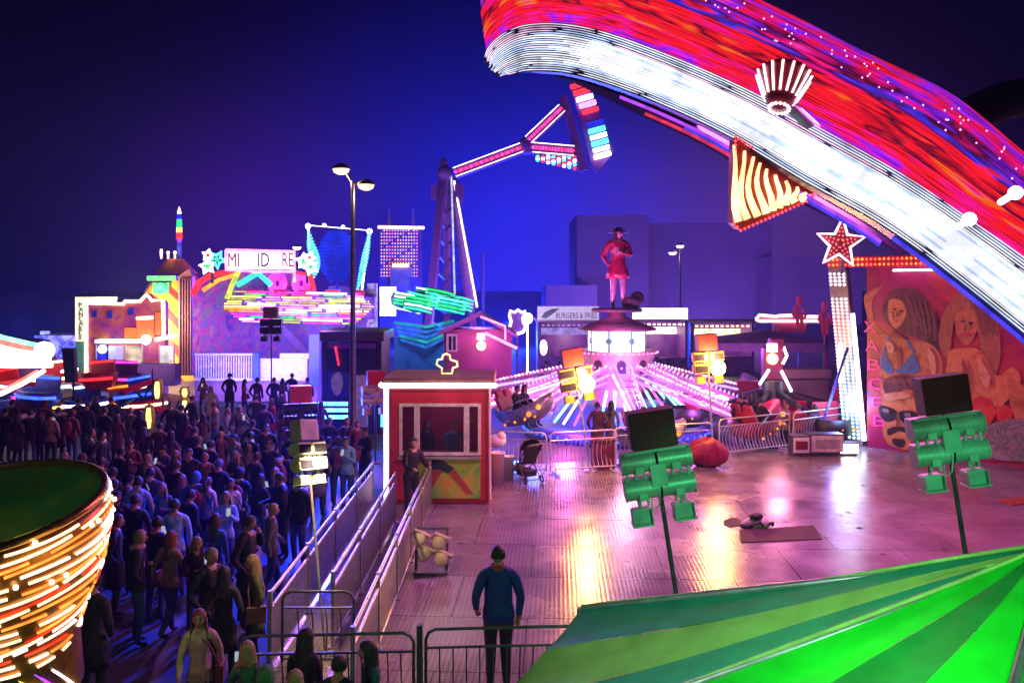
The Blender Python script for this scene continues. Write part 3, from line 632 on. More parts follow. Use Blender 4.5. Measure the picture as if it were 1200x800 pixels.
light('mural_wash', 'AREA', A0+AU*5+AN*3.2+Vector((0, 0, 5.2)), (.9, .2, .5), 80, A0+AU*4+Vector((0, 0, 2.4)), 2.0)
light('column_glow', 'POINT', c0+AN*.7+Vector((0, 0, 1.3)), (.35, .45, 1), 160, size=.3)
# ================================================================ big swinging gondola ride
ctl = [(576, 82, 12, 19.6), (590, 67, 22, 19.2), (622, 56, 27, 18.8), (680, 60, 28, 18.2), (760, 86, 28, 17.5), (860, 130, 29, 16.6), (960, 186, 32, 15.6), (1050, 237, 32, 14.6), (1140, 300, 34, 13.6), (1250, 384, 38, 12.6), (1360, 470, 42, 11.7)]
def cr(a, b, c, d, t): return .5*((2*b)+(c-a)*t+(2*a-5*b+4*c-d)*t*t+(3*b-a-3*c+d)*t**3)
prof = []
NS = 8
for i in range(len(ctl)-1):
    g = [ctl[min(max(i+j-1, 0), len(ctl)-1)] for j in range(4)]
    for q in range(NS): prof.append(tuple(cr(g[0][e], g[1][e], g[2][e], g[3][e], q/NS) for e in range(4)))
prof.append(ctl[-1])
CP = [P(a, b, Y) for a, b, h, Y in prof]; NP = len(CP); HW = [h*Y/F for a, b, h, Y in prof]
TG = [(CP[min(i+1, NP-1)]-CP[max(i-1, 0)]).normalized() for i in range(NP)]
FW = []; UP = []
for i in range(NP):
    v = Vector((.02, -1, -.12)); v = (v-TG[i]*v.dot(TG[i])).normalized(); FW.append(v)
    u = TG[i].cross(v); u = u if u.z > 0 else -u; UP.append(u.normalized())
def gp(s, u, f):
    """point on the gondola: s along it (0..NP-1), u across it in half widths of the lamp fascia, f metres out of its face"""
    i = min(int(s), NP-2); t = s-i
    return lerp(CP[i], CP[i+1], t)+lerp(UP[i], UP[i+1], t)*(u*lerp(HW[i], HW[i+1], t))+lerp(FW[i], FW[i+1], t)*f
ride = thing('swing_ride', 'huge tilted gondola ride with rows of white light tubes and red lit canopy overhead', 'ride', (15.5, 20, 0))
def ribbon(u0, f0, u1, f1, thick, s0=0, s1=None, taper=0):
    """solid curved panel between two edges of the gondola"""
    s1 = NP-1 if s1 is None else s1; b = MB(); vs = []; uvs = []; n = int((s1-s0)*1.0)+1
    for i in range(n+1):
        s = s0+(s1-s0)*i/n
        kt = min(1, (s-s0+.3)/taper, (s1-s+.3)/taper) if taper else 1; p, q = gp(s, u0, f0), gp(s, lerp(u0, u1, kt), lerp(f0, f1, kt)); nn = (q-p).cross(TG[min(int(s), NP-1)]).normalized()
        if nn.dot(FW[min(int(s), NP-1)]) < 0: nn = -nn
        vs += [p, q, q-nn*thick, p-nn*thick]; uvs += [(s, u0), (s, u1), (s, u1), (s, u0)]
    fs = []
    for i in range(n):
        for e in range(4): fs.append((i*4+e, i*4+(e+1) % 4, i*4+4+(e+1) % 4, i*4+4+e))
    fs += [(0, 1, 2, 3), (n*4+3, n*4+2, n*4+1, n*4)]
    b.uv = uvs
    return b.add(vs, fs)
hullm = mat('navy gondola hull', (.02, .02, .10), .35, .2, .4, 2)
hull = part('gondola_hull', ribbon(-1.02, 0, 1.02, 0, .32, 0), hullm, ride)
# rows of light tubes along the fascia; bright run from the middle to the right end
rt = random.Random(3)
tubem = [led('tube white', (.9, .92, 1), 1.35, .25, 2.0), led('tube ice', (.55, .7, 1), 1.4, .35, 2.0), led('tube rose', (1, .6, .85), 1.3, .35, 2.0)]
rowsn = 21
for r_ in range(rowsn):
    u = -.95+1.9*r_/(rowsn-1); b = MB(); s = rt.uniform(.5, 4)
    core = abs(u+.05) < .62
    while s < NP-2:
        ln = rt.uniform(6, 20) if s > 18 else rt.uniform(4, 14); e = min(s+ln, NP-1.2)
        k = min(1, max(0, (s-10)/14)); wd_ = lerp(.010, .025 if core else .011, k)*rt.uniform(.8, 1.1)
        n = max(2, int((e-s)*1.2)); b.m = rt.choice((0, 0, 1, 2)) if (s < 16 or not core) else rt.choice((0, 0, 0, 0, 1))
        b.tube([gp(s+(e-s)*i/n, u+rt.uniform(-.003, .003), .04) for i in range(n+1)], [wd_*(.35 if i in (0, n) and not core else 1) for i in range(n+1)], 5)
        s = e+(rt.uniform(.1, .8) if not core else .03)
    part('light_tube', b, tubem, hull)
# curled end
b = MB()
for r_ in range(5):
    u = -.9+.42*r_
    b.tube([gp(0.0, u, -.05), gp(.0, u*.95, -.3)+Vector((-.12, 0, 0)), gp(.2, u*.8, -.7)+Vector((-.1, 0, -.1))], .022, 5)
part('end_tubes', b, led('end tubes', (.7, .75, 1), 1.3), hull)
# canopy of red, magenta and orange lit panels rising behind the fascia
RD, MG, OR, VI, BL, DK, PK = (1, .012, .03), (1, .01, .30), (1, .17, .01), (.28, .02, 1), (.05, .03, .8), (.10, .006, .03), (1, .05, .5)
UC, FC = 5.5, -1.5
cano = part('canopy_frame', ribbon(1.0, -.22, UC, FC-.08, .12, 2), hullm, ride)
cv_ = [[RD, MG, VI, MG, RD, MG, PK], [DK, RD, MG, RD, RD, MG, RD], [RD, DK, RD, RD, OR, MG, RD], [RD, OR, RD, DK, RD, RD, OR], [DK, RD, DK, RD, RD, MG, RD], [DK, RD, BL, DK, MG, RD, RD], [RD, MG, VI, DK, MG, PK, VI], [BL, VI, MG, RD, VI, PK, BL], [BL, MG, RD, VI, RD, DK, BL]]
nk = len(cv_)
for k, cl_ in enumerate(cv_):
    ua, ub = lerp(1.06, UC, k/nk), lerp(1.06, UC, (k+1)/nk)-.03; fa, fb = lerp(-.12, FC, k/nk), lerp(-.12, FC, (k+1)/nk)
    part('light_strip', ribbon(ua, fa, ub, fb, .03, 2.0+.4*k+rt.uniform(0, 1), NP-1), canvas('lamp canvas', cl_, 1.0 if k < 6 else .8, 16.0, k), cano)
b = MB()
for k in range(150):
    s_ = rt.uniform(12, NP-2); u_ = rt.uniform(3.8, 5.1); t_ = (u_-1.06)/(UC-1.06); b.bulb(gp(s_, u_, lerp(-.12, FC, t_)+.03), .022)
part('bulb_rows', b, led('canopy bulbs', (1, .35, .8), 2.5), cano)
# seat row under the canopy edge: dark hull keel with violet and blue trims
keel = part('keel', ribbon(-1.02, -.72, -1.45, -.95, .12, 18, 58, 14), mat('violet keel', (.06, .01, .16), .4), ride)
b = MB()
for k, (u, f, s0, s1) in enumerate(((-1.1, -.7, 29, 45), (-1.2, -.75, 36, 56), (-1.33, -.8, 32, 46), (-1.1, -.7, 47, 56), (-1.08, -.1, 58, 79))):
    n = int(s1-s0); b.m = k % 3; b.tube([gp(s0+(s1-s0)*i/n, u, f) for i in range(n+1)], .035, 5)
part('light_tube', b, [led('keel violet', (.5, .08, 1), 1.0), led('keel blue', (.08, .06, 1), 1.0), led('keel red', (1, .05, .15), .9)], keel)
# arm, tower and the lit triangular arm end and round hub
ar = MB(); tw = Vector((19.5, 25.5, 0))
ar.tube([gp(40, -.4, -.9), gp(46, .6, -2.2), Vector((13, 22.5, 10.5)), tw+Vector((0, -1, 11.5))], [.35, .42, .5, .6], 12); part('arm', ar, darksteel, ride)
tm = MB(); tm.tube([tw, tw+Vector((0, 0, 12))], [1.1, .7], 14); tm.box(tw+Vector((0, 0, .3)), (4, 4, .6)); part('tower', tm, darksteel, ride)
TY = 16.3; tri = [(862, 160), (956, 222), (950, 234), (868, 270), (860, 262)]
m = MB(); m.prism([P(x, y, TY) for x, y in tri], (0, 1, .1), .5); to = part('arm_end', m, mat('rust arm end', (.3, .04, .02), .5), ride, .02)
zz = MB()
for i in range(9):
    t = i/8; x0 = lerp(866, 948, t); ytop = lerp(166, 222, t); ybot = lerp(262, 236, t)
    pts = []
    for q in range(7):
        v = q/6; pts.append(P(x0-10*(1-t)*math.sin(v*2.2)+v*16*(1-t)-6+3*math.sin(v*5+i), lerp(ytop+4, ybot-2, v), TY-.05))
    zz.m = 0; zz.tube(pts, [.03+.05*q/6 for q in range(7)], 5)
part('light_tube', zz, led('fire tube', (1, .55, .25), 3.2, .4, 2), to)
zb = MB()
for i in range(len(tri)):
    a, c = Vector(tri[i]).to_3d(), Vector(tri[(i+1) % len(tri)]).to_3d(); n = max(2, int((c-a).length/5))
    for j in range(n): p = lerp(a, c, j/n); zb.bulb(P(p.x, p.y, TY-.06), .035)
part('bulb_rows', zb, led('red edge bulbs', (1, .05, .06), 3), to)
hm = MB(); HYd = 15.2; hx = MB(); hp = gp(46, 1.05, .1); hc = P(917, 100, HYd)
tilt = Euler((R(-18), R(14), 0)).to_matrix().to_4x4(); M = Matrix.Translation(hc) @ tilt
hm = MB(M); hm.lathe([(.001, -.5), (.16, -.48), (.26, -.3), (.38, 0), (.46, .22), (.44, .25), (.001, .27)], 20); ho = part('hub', hm, mat('wine hub', (.4, .03, .05), .4), ride)
hl = MB(M)
for j in range(16):
    a = j*6.2832/16; hl.tube([(r*math.cos(a)*1.06, r*math.sin(a)*1.06, z) for r, z in ((.27, -.28), (.38, 0), (.455, .2))], .022, 5)
part('light_tube', hl, led('hub tubes', (1, .7, .75), 3), ho)
hb = MB(M)
for j in range(14): hb.bulb((.17*math.cos(j*.449), .17*math.sin(j*.449), -.48), .04)
part('bulb_rows', hb, L_white, ho)
hm = MB(); hm.tube([hc+Vector((0, .1, -.2)), gp(46, 1.0, -.3)], .12, 10); part('hub_stem', hm, darksteel, ride)
for px, py, d in ((1136, 257, 13.4), (1190, 226, 13.2)):
    hm = MB(Matrix.Translation(P(px, py, d))); hm.ball((0, 0, 0), .11, 10, 6); hm.tube([(0, 0, 0), (.05, .5, -.1)], .05, 6); part('spot_lamp', hm, L_white, ride)
# ================================================================ star ride with arms and statue (middle)
OC = Vector((4.05, 33.0, 0))
oc = thing('arm_ride', 'pink and violet lit arm ride with white lit drum and arches under a statue', 'ride', OC)
M0 = Matrix.Translation(OC)
pinkl = mat('pink ride paint', (.62, .2, .42), .35, .1, .2, 3)
b = MB(M0); b.lathe([(3.6, 0), (3.6, .35), (3.3, .4), (2.6, .42), (2.3, 1.0), (.001, 1.05)], 36); base_o = part('base', b, bluep, oc)
b = MB(M0); b.lathe([(.95, 1.0), (.95, 2.15), (1.38, 2.3), (1.42, 2.5), (1.42, 2.95), (1.55, 3.02), (1.55, 3.12), (.001, 3.13)], 32); col_o = part('tower', b, mat('pink tower', (.72, .4, .45), .4, 0, .15, 2), oc)
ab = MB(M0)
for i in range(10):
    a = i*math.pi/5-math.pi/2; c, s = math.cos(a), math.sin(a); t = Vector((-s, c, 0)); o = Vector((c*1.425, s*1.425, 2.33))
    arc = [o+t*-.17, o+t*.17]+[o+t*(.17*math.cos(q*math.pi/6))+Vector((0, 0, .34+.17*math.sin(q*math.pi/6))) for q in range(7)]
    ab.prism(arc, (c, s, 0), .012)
part('arch_shade', ab, mat('dark arch shade', (.08, .02, .09), .6), col_o, split=True)  # dark plates put in for the shade inside the arch openings
b = MB(M0); b.lathe([(1.1, 3.13), (1.1, 3.93), (.001, 3.94)], 28); dr = part('light_drum', b, led('drum light', (1, .85, .93), 4.5, .1), oc)
b = MB(M0)
for i in range(8):
    a = i*math.pi/4-R(112); p = Vector((math.cos(a)*1.1, math.sin(a)*1.1, 0)); b.tube([p+Vector((0, 0, 3.12)), p+Vector((0, 0, 3.93))], .05, 6)
    b.xf = M0 @ Matrix.Translation(p*1.02+Vector((0, 0, 3.52))) @ Euler((R(90), 0, a+R(90))).to_matrix().to_4x4(); b.tube([(0, 0, -.02), (0, 0, .02)], .13, 14); b.xf = M0
part('drum_badge', b, mat('teal badge', (.1, .35, .4), .4), dr, split=True)
b = MB(M0); b.lathe([(1.5, 3.9), (1.52, 3.97), (.9, 4.2), (.35, 4.42), (.3, 4.6), (.001, 4.6)], 32); part('roof', b, mat('plum roof', (.3, .1, .25), .5, 0, .2, 3), oc)
b = MB(M0); b.lathe([(.95, 4.6), (1.0, 4.66), (.95, 4.74), (.001, 4.75)], 24); b.ball((.55, -.2, 4.95), .36, 10, 6, (1.1, .8, .7)); b.ball((.8, .1, 5.1), .3, 10, 6); part('plinth', b, mat('dark plinth', (.07, .03, .09), .55), oc)
# LED bars on the base and slanted panels
b = MB(M0); ml_ = [led('rail cyan', (.2, .95, 1), 4), led('rail white', (.9, .85, 1), 4), led('rail magenta', (1, .12, .7), 2.5)]
for i in range(40):
    a = i*6.2832/40
    if i % 4 == 3: continue
    b.m = 1 if i % 5 == 0 else (2 if i % 4 == 2 else 0); p = lambda r, z: (r*math.cos(a), r*math.sin(a), z)
    b.tube([p(3.1, .62), p(1.9, 1.75)], .045, 5)
part('light_bars', b, ml_, base_o)
b = MB(M0)
for i in range(60):
    a = i*6.2832/60; b.bulb((3.64*math.cos(a), 3.64*math.sin(a), .22), .06)
part('bulb_rows', b, L_blue, base_o)
b = MB(M0)
for j, rr in enumerate((1.56, 1.44)):
    for i in range(44):
        a = i*6.2832/44; b.bulb((rr*math.cos(a), rr*math.sin(a), 3.07 if j == 0 else 2.55), .045)
part('bulb_rows', b, L_pink, col_o)
# one car
armm = [mat('pink arm', (.65, .3, .55), .4, .1), L_pink, led('arm white', (1, .55, .85), 3.2), led('arm violet', (.4, .25, 1), 2.8)]
seatred = mat('red seat', (.5, .02, .04), .5); carm = [mat('silver car', (.5, .45, .5), .3, .4), mat('wine car', (.4, .03, .08), .35), mat('violet car', (.2, .05, .4), .35)]
def arm(i, ang, tilt, z1):
    c, s = math.cos(ang), math.sin(ang); d = Vector((c, s, 0)); t = Vector((-s, c, 0)); r0, r1 = 1.25, 6.0; z0 = 2.05
    p0 = OC+d*r0+Vector((0, 0, z0)); p1 = OC+d*r1+Vector((0, 0, z1))
    a = MB(); up = (p1-p0).cross(t).normalized(); up = up if up.z > 0 else -up
    for sd in (-1, 1):
        a.beam(p0+t*.3*sd, p1+t*.12*sd, .09, .1); a.beam(p0+t*.3*sd+up*.5, p1+t*.12*sd+up*.16, .07, .08)
    n = 9
    for q in range(n):
        u0, u1 = q/n, (q+1)/n; w0, w1 = lerp(.3, .12, u0), lerp(.3, .12, u1); h0, h1 = lerp(.5, .16, u0), lerp(.5, .16, u1)
        for sd in (-1, 1): a.beam(lerp(p0, p1, u0)+t*w0*sd, lerp(p0, p1, u1)+t*w1*sd+up*h1, .045)
        a.beam(lerp(p0, p1, u0)+t*w0+up*h0, lerp(p0, p1, u0)-t*w0+up*h0, .04)
    ao = part('arm', a, armm[0], oc)
    lb = MB()
    for sd in (-1, 1):
        lb.m = 1 if i % 2 == 0 else 2
        lb.tube([p0+t*.36*sd+up*.25, p1+t*.18*sd+up*.08], .045, 5)
        n = 30
        for q in range(n):
            u = q/n; lb.m = 0 if (q//2) % 2 else (1 if i % 2 else 2); lb.bulb(lerp(p0, p1, u)+t*lerp(.3, .12, u)*sd+up*(lerp(.5, .16, u)+.1), .05)
    part('bulb_rows', lb, armm[1:], ao)
    # car at the end, nose along the tangent
    cc = p1+d*.5+Vector((0, 0, -.1)); Mx = Matrix((t, -d, Vector((0, 0, 1)))).transposed().to_4x4(); Mx.translation = cc; Mx = Mx @ Euler((0, R(tilt), 0)).to_matrix().to_4x4()
    cb = MB(Mx); sect = [(-.95, .3, .1, .55), (-.6, .5, -.18, .35), (0, .55, -.28, .25), (.55, .48, -.22, .3), (.95, .3, -.05, .42), (1.2, .1, .2, .48)]
    vs = []
    for x, w, zb, zt in sect: vs += [(x, -w, zt), (x, -w*.95, lerp(zb, zt, .35)), (x, -w*.5, zb), (x, w*.5, zb), (x, w*.95, lerp(zb, zt, .35)), (x, w, zt)]
    fs = [(k*6+j, k*6+j+1, k*6+7+j, k*6+6+j) for k in range(5) for j in range(5)]+[(0, 1, 2, 3, 4, 5), tuple(range(30, 36))[::-1]]
    fs += [(k*6+5, k*6, k*6+6, k*6+11) for k in (3, 4)]
    cb.add(vs, fs, True); co_ = part('car', cb, carm[i % 3], oc)
    sb = MB(Mx); sb.box((-.15, 0, .05), (.7, .9, .14)); sb.box((-.55, 0, .42), (.14, .9, .75), Euler((0, R(-12), 0)).to_matrix())
    for y in (-.24, .24): sb.box((-.62, y, .9), (.12, .3, .26), Euler((0, R(-12), 0)).to_matrix())
    part('seat', sb, seatred, co_)
    rb = MB(Mx); rb.tube([(-.5, -.45, .3), (.2, -.46, .48), (.32, 0, .5), (.2, .46, .48), (-.5, .45, .3)], .03, 6); part('lap_bar', rb, steel, co_)
    hl = MB(Mx)
    for x, z in ((.5, .0), (.85, .14)):
        for sd in (-1, 1): hl.ball((x, sd*lerp(.5, .4, (x-.5)/.35), z), .085, 8, 5)
    for x in (-.5, -.1, .3, .7): hl.bulb((x, .5, -.12), .05); hl.bulb((x, -.5, -.12), .05)
    part('car_lamp', hl, L_org, co_)
    return Mx
ARMS = []
for i in range(10):
    ang = R(-88+36*i); ARMS.append(arm(i, ang, -18 if i % 2 else -10, (.9, 1.1, .7, 1.2, .8, 1.1, .9, 1.3, 1.0, 1.5)[i]))
for dx, dy, z, col, e in ((-2.2, -3.2, 1.2, (1, .12, .6), 420), (2.6, -3.4, 1.5, (.7, .15, 1), 420), (0, -2.2, 1.6, (.15, .12, 1), 420), (0, -2.6, 3.6, (1, .5, .75), 200), (-3.5, 2, 3, (.6, .1, 1), 220), (4, 2, 3, (.6, .1, 1), 220)):
    light('ride_glow', 'POINT', OC+Vector((dx, dy, z)), col, e, size=.35)
light('statue_wash', 'SPOT', OC+Vector((-2.5, -4.0, 3.4)), (1, .15, .5), 2200, OC+Vector((0, 0, 6.2)), .2, 45)
# ================================================================ second, darker arm ride behind the right barrier
o2 = thing('car_ride', 'dark ride with black cars and a glowing mast behind the right barrier', 'ride', (9.6, 31.5, 0))
b = MB(Matrix.Translation((9.6, 31.5, 0))); b.lathe([(2.2, 0), (2.2, .4), (1.6, .7), (.5, .8), (.42, 2.1), (.001, 2.2)], 24); part('base', b, darksteel, o2)
b = MB(Matrix.Translation((9.6, 31.5, 0))); b.box((0, 0, 2.75), (.7, .5, 1.2)); b.box((.12, -.1, 3.5), (.5, .5, .4)); part('mast_box', b, maroon, o2, .05)
b = MB(Matrix.Translation((9.6, 31.3, 0))); b.box((-.12, -.2, 3.35), (.36, .1, .3)); part('lamp', b, led('mast magenta', (1, .45, .9), 8), o2)
b = MB(Matrix.Translation((9.6, 31.3, 0))); b.ball((-.12, -.25, 2.95), .2, 10, 6); part('lamp', b, led('mast amber', (1, .6, .15), 14), o2)
b = MB(Matrix.Translation((9.6, 31.3, 0)))
for pts in (((-.55, -.1, 2.0), (-.2, -.1, 2.55)), ((.25, -.1, 2.5), (.62, -.1, 1.75)), ((.3, -.1, 2.75), (.45, -.1, 3.05), (.3, -.1, 3.45))): b.tube(pts, .05, 6)
part('neon_tube', b, L_white, o2)
for i, a in enumerate((-165, -120, -75, -30, 20, 90, 150)):
    a = R(a); d = Vector((math.cos(a), math.sin(a), 0)); t = Vector((-d.y, d.x, 0)); c = Vector((9.6, 31.5, 0))
    b = MB(); b.beam(c+d*.4+Vector((0, 0, 1.7)), c+d*3.2+Vector((0, 0, .95)), .16, .2); b.beam(c+d*.4+Vector((0, 0, 1.2)), c+d*3.0+Vector((0, 0, .85)), .08); part('arm', b, black, o2)
    Mx = Matrix((t, -d, Vector((0, 0, 1)))).transposed().to_4x4(); Mx.translation = c+d*3.5+Vector((0, 0, .9))
    b = MB(Mx); b.lathe([(.001, -.35), (.5, -.3), (.66, 0), (.62, .35), (.56, .36), (.5, .02), (.001, 0)], 18); co_ = part('car', b, (black, maroon, black)[i % 3], o2)
    b = MB(Mx); b.box((0, -.0, .12), (.8, .5, .14)); b.box((0, .32, .5), (.9, .12, .7)); part('seat', b, seatred, co_)
    b = MB(Mx)
    for k in range(6): b.bulb((.67*math.cos(k*.6-.2), -.67*math.sin(k*.6+.1), .05), .045)
    part('car_lamp', b, L_red if i % 2 else L_org, co_)
light('ride_glow', 'POINT', (9.0, 28.8, 2.6), (1, .25, .45), 130, size=.3)
light('ride_glow', 'POINT', (11.4, 29.4, 2.2), (.25, .15, 1), 150, size=.3)
# ================================================================ things on the deck by the back barrier
def sack():
    c = P(829, 546, 5200/(546-335)); b = MB(Matrix.Translation(c)); rs = random.Random(5); n = 22; m = 12; vs = []; fs = []
    ph = [(rs.randint(2, 7), rs.uniform(0, 6), rs.uniform(.02, .07)) for _ in range(7)]
    for i in range(m+1):
        th = math.pi*i/m
        for j in range(n):
            a = 6.2832*j/n; k = 1+sum(am*math.sin(f*a+p+3*th) for f, p, am in ph)
            z = .42*math.cos(th); vs.append((.56*math.sin(th)*math.cos(a)*k, .45*math.sin(th)*math.sin(a)*k, max(.0, .38+z*(1 if z > 0 else .95)*k)))
    for i in range(m):
        for j in range(n): fs.append((i*n+j, (i+1)*n+j, (i+1)*n+(j+1) % n, i*n+(j+1) % n))
    b.add(vs, fs, True); single('stuffed_sack', b, mat('crimson cloth', (.24, .004, .035), .6, 0, .35, 7, .5, 9), 'lumpy crimson sack lying against the back barrier', 'sack')
sack()
c = P(706, 552, 24.4); b = MB(); b.box(c+Vector((0, 0, .45)), (.62, .5, .9)); b.box(c+Vector((0, 0, .92)), (.68, .56, .06)); b.box(c+Vector((0, -.26, .5)), (.5, .02, .6))
single('crate', b, maroon, 'dark maroon flight case standing left of the near green floodlights', 'case', bevel=.015)
# storage crates and lamps by the lit column
def crate(px, py, Y, w, h, m, lb, name='storage_crate', lensm=None):
    c = P(px, py, Y); c.z = ZP; t = thing(name, lb, 'crate', c); b = MB(Matrix.Translation(c)); b.box((0, 0, h/2), (w, .5, h)); part('body', b, darksteel, t, .02)
    b = MB(Matrix.Translation(c)); b.box((0, -.26, h*.55), (w*.94, .04, h*.75)); f = part('front_frame', b, m, t, .015)
    b = MB(Matrix.Translation(c)); b.box((0, -.285, h*.55), (w*.7, .014, h*.42)); part('front_panel', b, lensm or mat('grey panel', (.35, .3, .32), .5), f)
    b = MB(Matrix.Translation(c))
    for x in (-.4, .4): b.cyl((x*w, -.1, .0), (x*w, .1, .0), .05, None, 8)
    b.xf = b.xf @ Matrix.Translation((0, 0, .05)); return t
crate(936, 531, 26.3, .52, .62, white, 'small white crate with dark red front left of the cream crate', lensm=maroon)
crate(966, 529, 26.4, 1.05, .66, mat('cream crate frame', (.7, .62, .55), .5), 'wide cream framed crate at the foot of the lit column')
c = P(993, 528, 26.3); c.z = ZP; t = thing('floor_flood', 'glowing white floor lamp at the foot of the lit column', 'floor lamp', c); b = MB(Matrix.Translation(c)); b.box((0, 0, .22), (.6, .3, .36)); b.box((0, .05, .03), (.5, .3, .06)); part('housing', b, black, t, .02)
b = MB(Matrix.Translation(c)); b.box((0, -.157, .22), (.52, .012, .28)); part('lens', b, led('floor lens', (1, .8, .75), 14), t)
for i, (xa, xb, yy) in enumerate(((586, 607, 541), (652, 662, 549), (668, 686, 550))):
    Yq = 24.6; b = MB()
    for q in range(int((xb-xa)/3)+1): c = P(xa+q*3, yy+q*.12, Yq); b.ball(c, .055, 8, 5)
    b.m = 1; b.beam(P(xa-2, yy+1.5, Yq), P(xb+2, yy+1.9, Yq), .05, .05)
    single('lamp_strip', b, [led('strip blue', (.06, .2, 1), 14), darksteel], ('short strip of blue lamps behind the plastic bins', 'short strip of blue lamps behind the pushchair', 'strip of blue lamps low on the pale barrier near the maroon case')[i], 'lamp strip')
light('strip_glow', 'POINT', P(625, 542, 24.2), (.05, .12, 1), 60, size=.3)
# pushchair
def pushchair():
    c = P(616, 563, 5200/(563-335)); t = thing('pushchair', 'black folding pushchair parked in front of the pale barrier', 'pushchair', c); M = Matrix.Translation(c) @ Euler((0, 0, R(-60))).to_matrix().to_4x4()
    f = MB(M)
    for y in (-.24, .24):
        f.tube([(-.4, y, .1), (.05, y, .5), (.45, y, 1.02), (.56, y, 1.05)], .018, 6); f.tube([(.4, y, .1), (-.05, y, .5), (-.2, y, .62)], .018, 6); f.tube([(.05, y, .5), (.2, y, 1.0)], .014, 6)
    f.tube([(.56, -.24, 1.05), (.58, 0, 1.06), (.56, .24, 1.05)], .022, 6); f.tube([(-.4, -.24, .1), (-.4, .24, .1)], .015, 6); f.tube([(.4, -.24, .1), (.4, .24, .1)], .015, 6)
    part('frame', f, darksteel, t)
    s = MB(M); s.box((-.02, 0, .48), (.42, .42, .05), Euler((0, R(-12), 0)).to_matrix()); s.box((.26, 0, .74), (.05, .42, .56), Euler((0, R(24), 0)).to_matrix()); s.box((-.32, 0, .28), (.2, .38, .03), Euler((0, R(30), 0)).to_matrix()); s.box((.05, 0, .24), (.45, .38, .16)); part('seat', s, black, t, .02)
    h = MB(M); h.lathe([(.001, .34), (.2, .29), (.3, .14), (.32, 0)], 12, (.3, 0, .82), True, R(90), R(270)); part('hood', h, mat('charcoal hood', (.04, .04, .05), .8), t)
    for x in (-.4, .4):
        for y in (-.26, .26):
            w = MB(M); w.lathe([(.05, -.02), (.1, -.02), (.1, .02), (.05, .02), (.05, -.02)], 14)
            w.v = []; w.f = []; w.mi = []; w.sm = []; w.tube([(x+.075*math.cos(q*.5236), y, .1+.075*math.sin(q*.5236)) for q in range(12)], .025, 6, closed=True); part('wheel', w, black, t)
pushchair()
for px, h, r_, lb in ((583, .82, .19, 'taller white plastic bin standing right of the red booth'), (596, .62, .15, 'shorter white plastic bin behind the taller one by the booth')):
    c = P(px, 566, 5200/(566-335)+(.5 if h < .7 else 0)); c.z = ZP; b = MB(Matrix.Translation(c)); b.lathe([(.001, 0), (r_*.85, 0), (r_, h*.96), (r_*1.08, h*.97), (r_*1.08, h), (r_*.92, h), (r_*.8, .05), (.001, .04)], 18)
    single('plastic_bin', b, white, lb, 'bin')
c = P(582, 540, 23.2); b = MB(Matrix.Translation(c)); rs = random.Random(2); b.ball((0, 0, 0), .24, 12, 7, (1.1, .9, .8)); b.ball((.12, -.03, .12), .14, 10, 6)
c2 = P(582, 540, 23.3); t_ = single('paper_bundle', b, mat('white paper', (.7, .68, .68), .8, 0, .2, 8, .6, 7), 'crumpled white bundle lying on top of the taller plastic bin', 'bundle'); t_.location.z = ZP+.80
# mats and bag on the deck
def flat(name, pts, m, lb, cat, th=.015):
    b = MB(); q = []
    for px, py in pts: p = P(px, py, 5200/(py-335)); q.append((p.x, p.y, ZP+.004))
    b.prism(q, (0, 0, 1), th); return single(name, b, m, lb, cat)
rub = mat('brown rubber mat', (.035, .012, .016), .75, 0, .3, 6)
flat('floor_mat', [(866, 622), (868, 636), (964, 632), (953, 616)], rub, 'dark brown rubber mat in the middle of the deck', 'mat')
flat('floor_mat', [(1168, 586), (1186, 592), (1240, 588), (1225, 580)], mat('rust mat', (.3, .06, .02), .7), 'rust coloured mat at the right edge of the deck', 'mat')
flat('stain_patch', [(848, 610), (856, 607), (864, 607), (869, 611), (866, 616), (856, 618), (848, 615)], rub, 'small round dark pad left of the black and white bag', 'pad', .01)
c = P(886, 618, 5200/(618-335)); t = thing('sports_bag', 'black and white bag heap on the brown mat', 'bag', c); b = MB(Matrix.Translation(c)); b.ball((0, .05, .08), .26, 14, 8, (1.1, .5, .5)); b.ball((.16, -.03, .1), .15, 10, 6, (1, .8, .7)); part('body', b, mat('pale bag', (.5, .4, .42), .7, 0, .4, 9), t)
b = MB(Matrix.Translation(c)); b.ball((.0, .0, .24), .12, 10, 6, (1.3, .8, .7)); b.ball((-.22, -.05, .06), .11, 10, 6, (1.4, .8, .6)); b.tube([(.2, -.1, .1), (.34, -.12, .14), (.36, 0, .05), (.3, .08, .1)], .03, 6); b.tube([(-.1, -.14, .12), (.05, -.16, .16), (.12, -.12, .06)], .03, 6); part('straps', b, black, t)
rs = random.Random(12); i = 0
# ================================================================ green striped tent roof in the foreground
tc_ = {k: mat(k, c, .62, 0, .18, 5, .35, 7) for k, c in (('teal canvas', (.012, .20, .16)), ('lime canvas', (.27, .36, .11)), ('bright green canvas', (.005, .40, .02)), ('dark green canvas', (.004, .16, .04)))}
for m in tc_.values():
    n = m.node_tree; p = n.nodes['Principled BSDF']; tl_ = nd(n, 'ShaderNodeBsdfTranslucent'); ad = nd(n, 'ShaderNodeMixShader'); ad.inputs[0].default_value = .3
    for l in n.links:
        if l.to_socket == p.inputs['Base Color']: src = l.from_socket
    n.links.new(src, tl_.inputs[0]); n.links.new(p.outputs[0], ad.inputs[1]); n.links.new(tl_.outputs[0], ad.inputs[2]); n.links.new(ad.outputs[0], n.nodes['Material Output'].inputs[0])
TA = P(1228, 640, 4.7); TE = [(682, 712, 6.0), (640, 762, 5.4), (570, 831.5, 4.9), (480, 920, 4.2), (760, 924, 3.7), (968, 920, 3.4), (1150, 940, 3.25), (1420, 960, 3.4)]
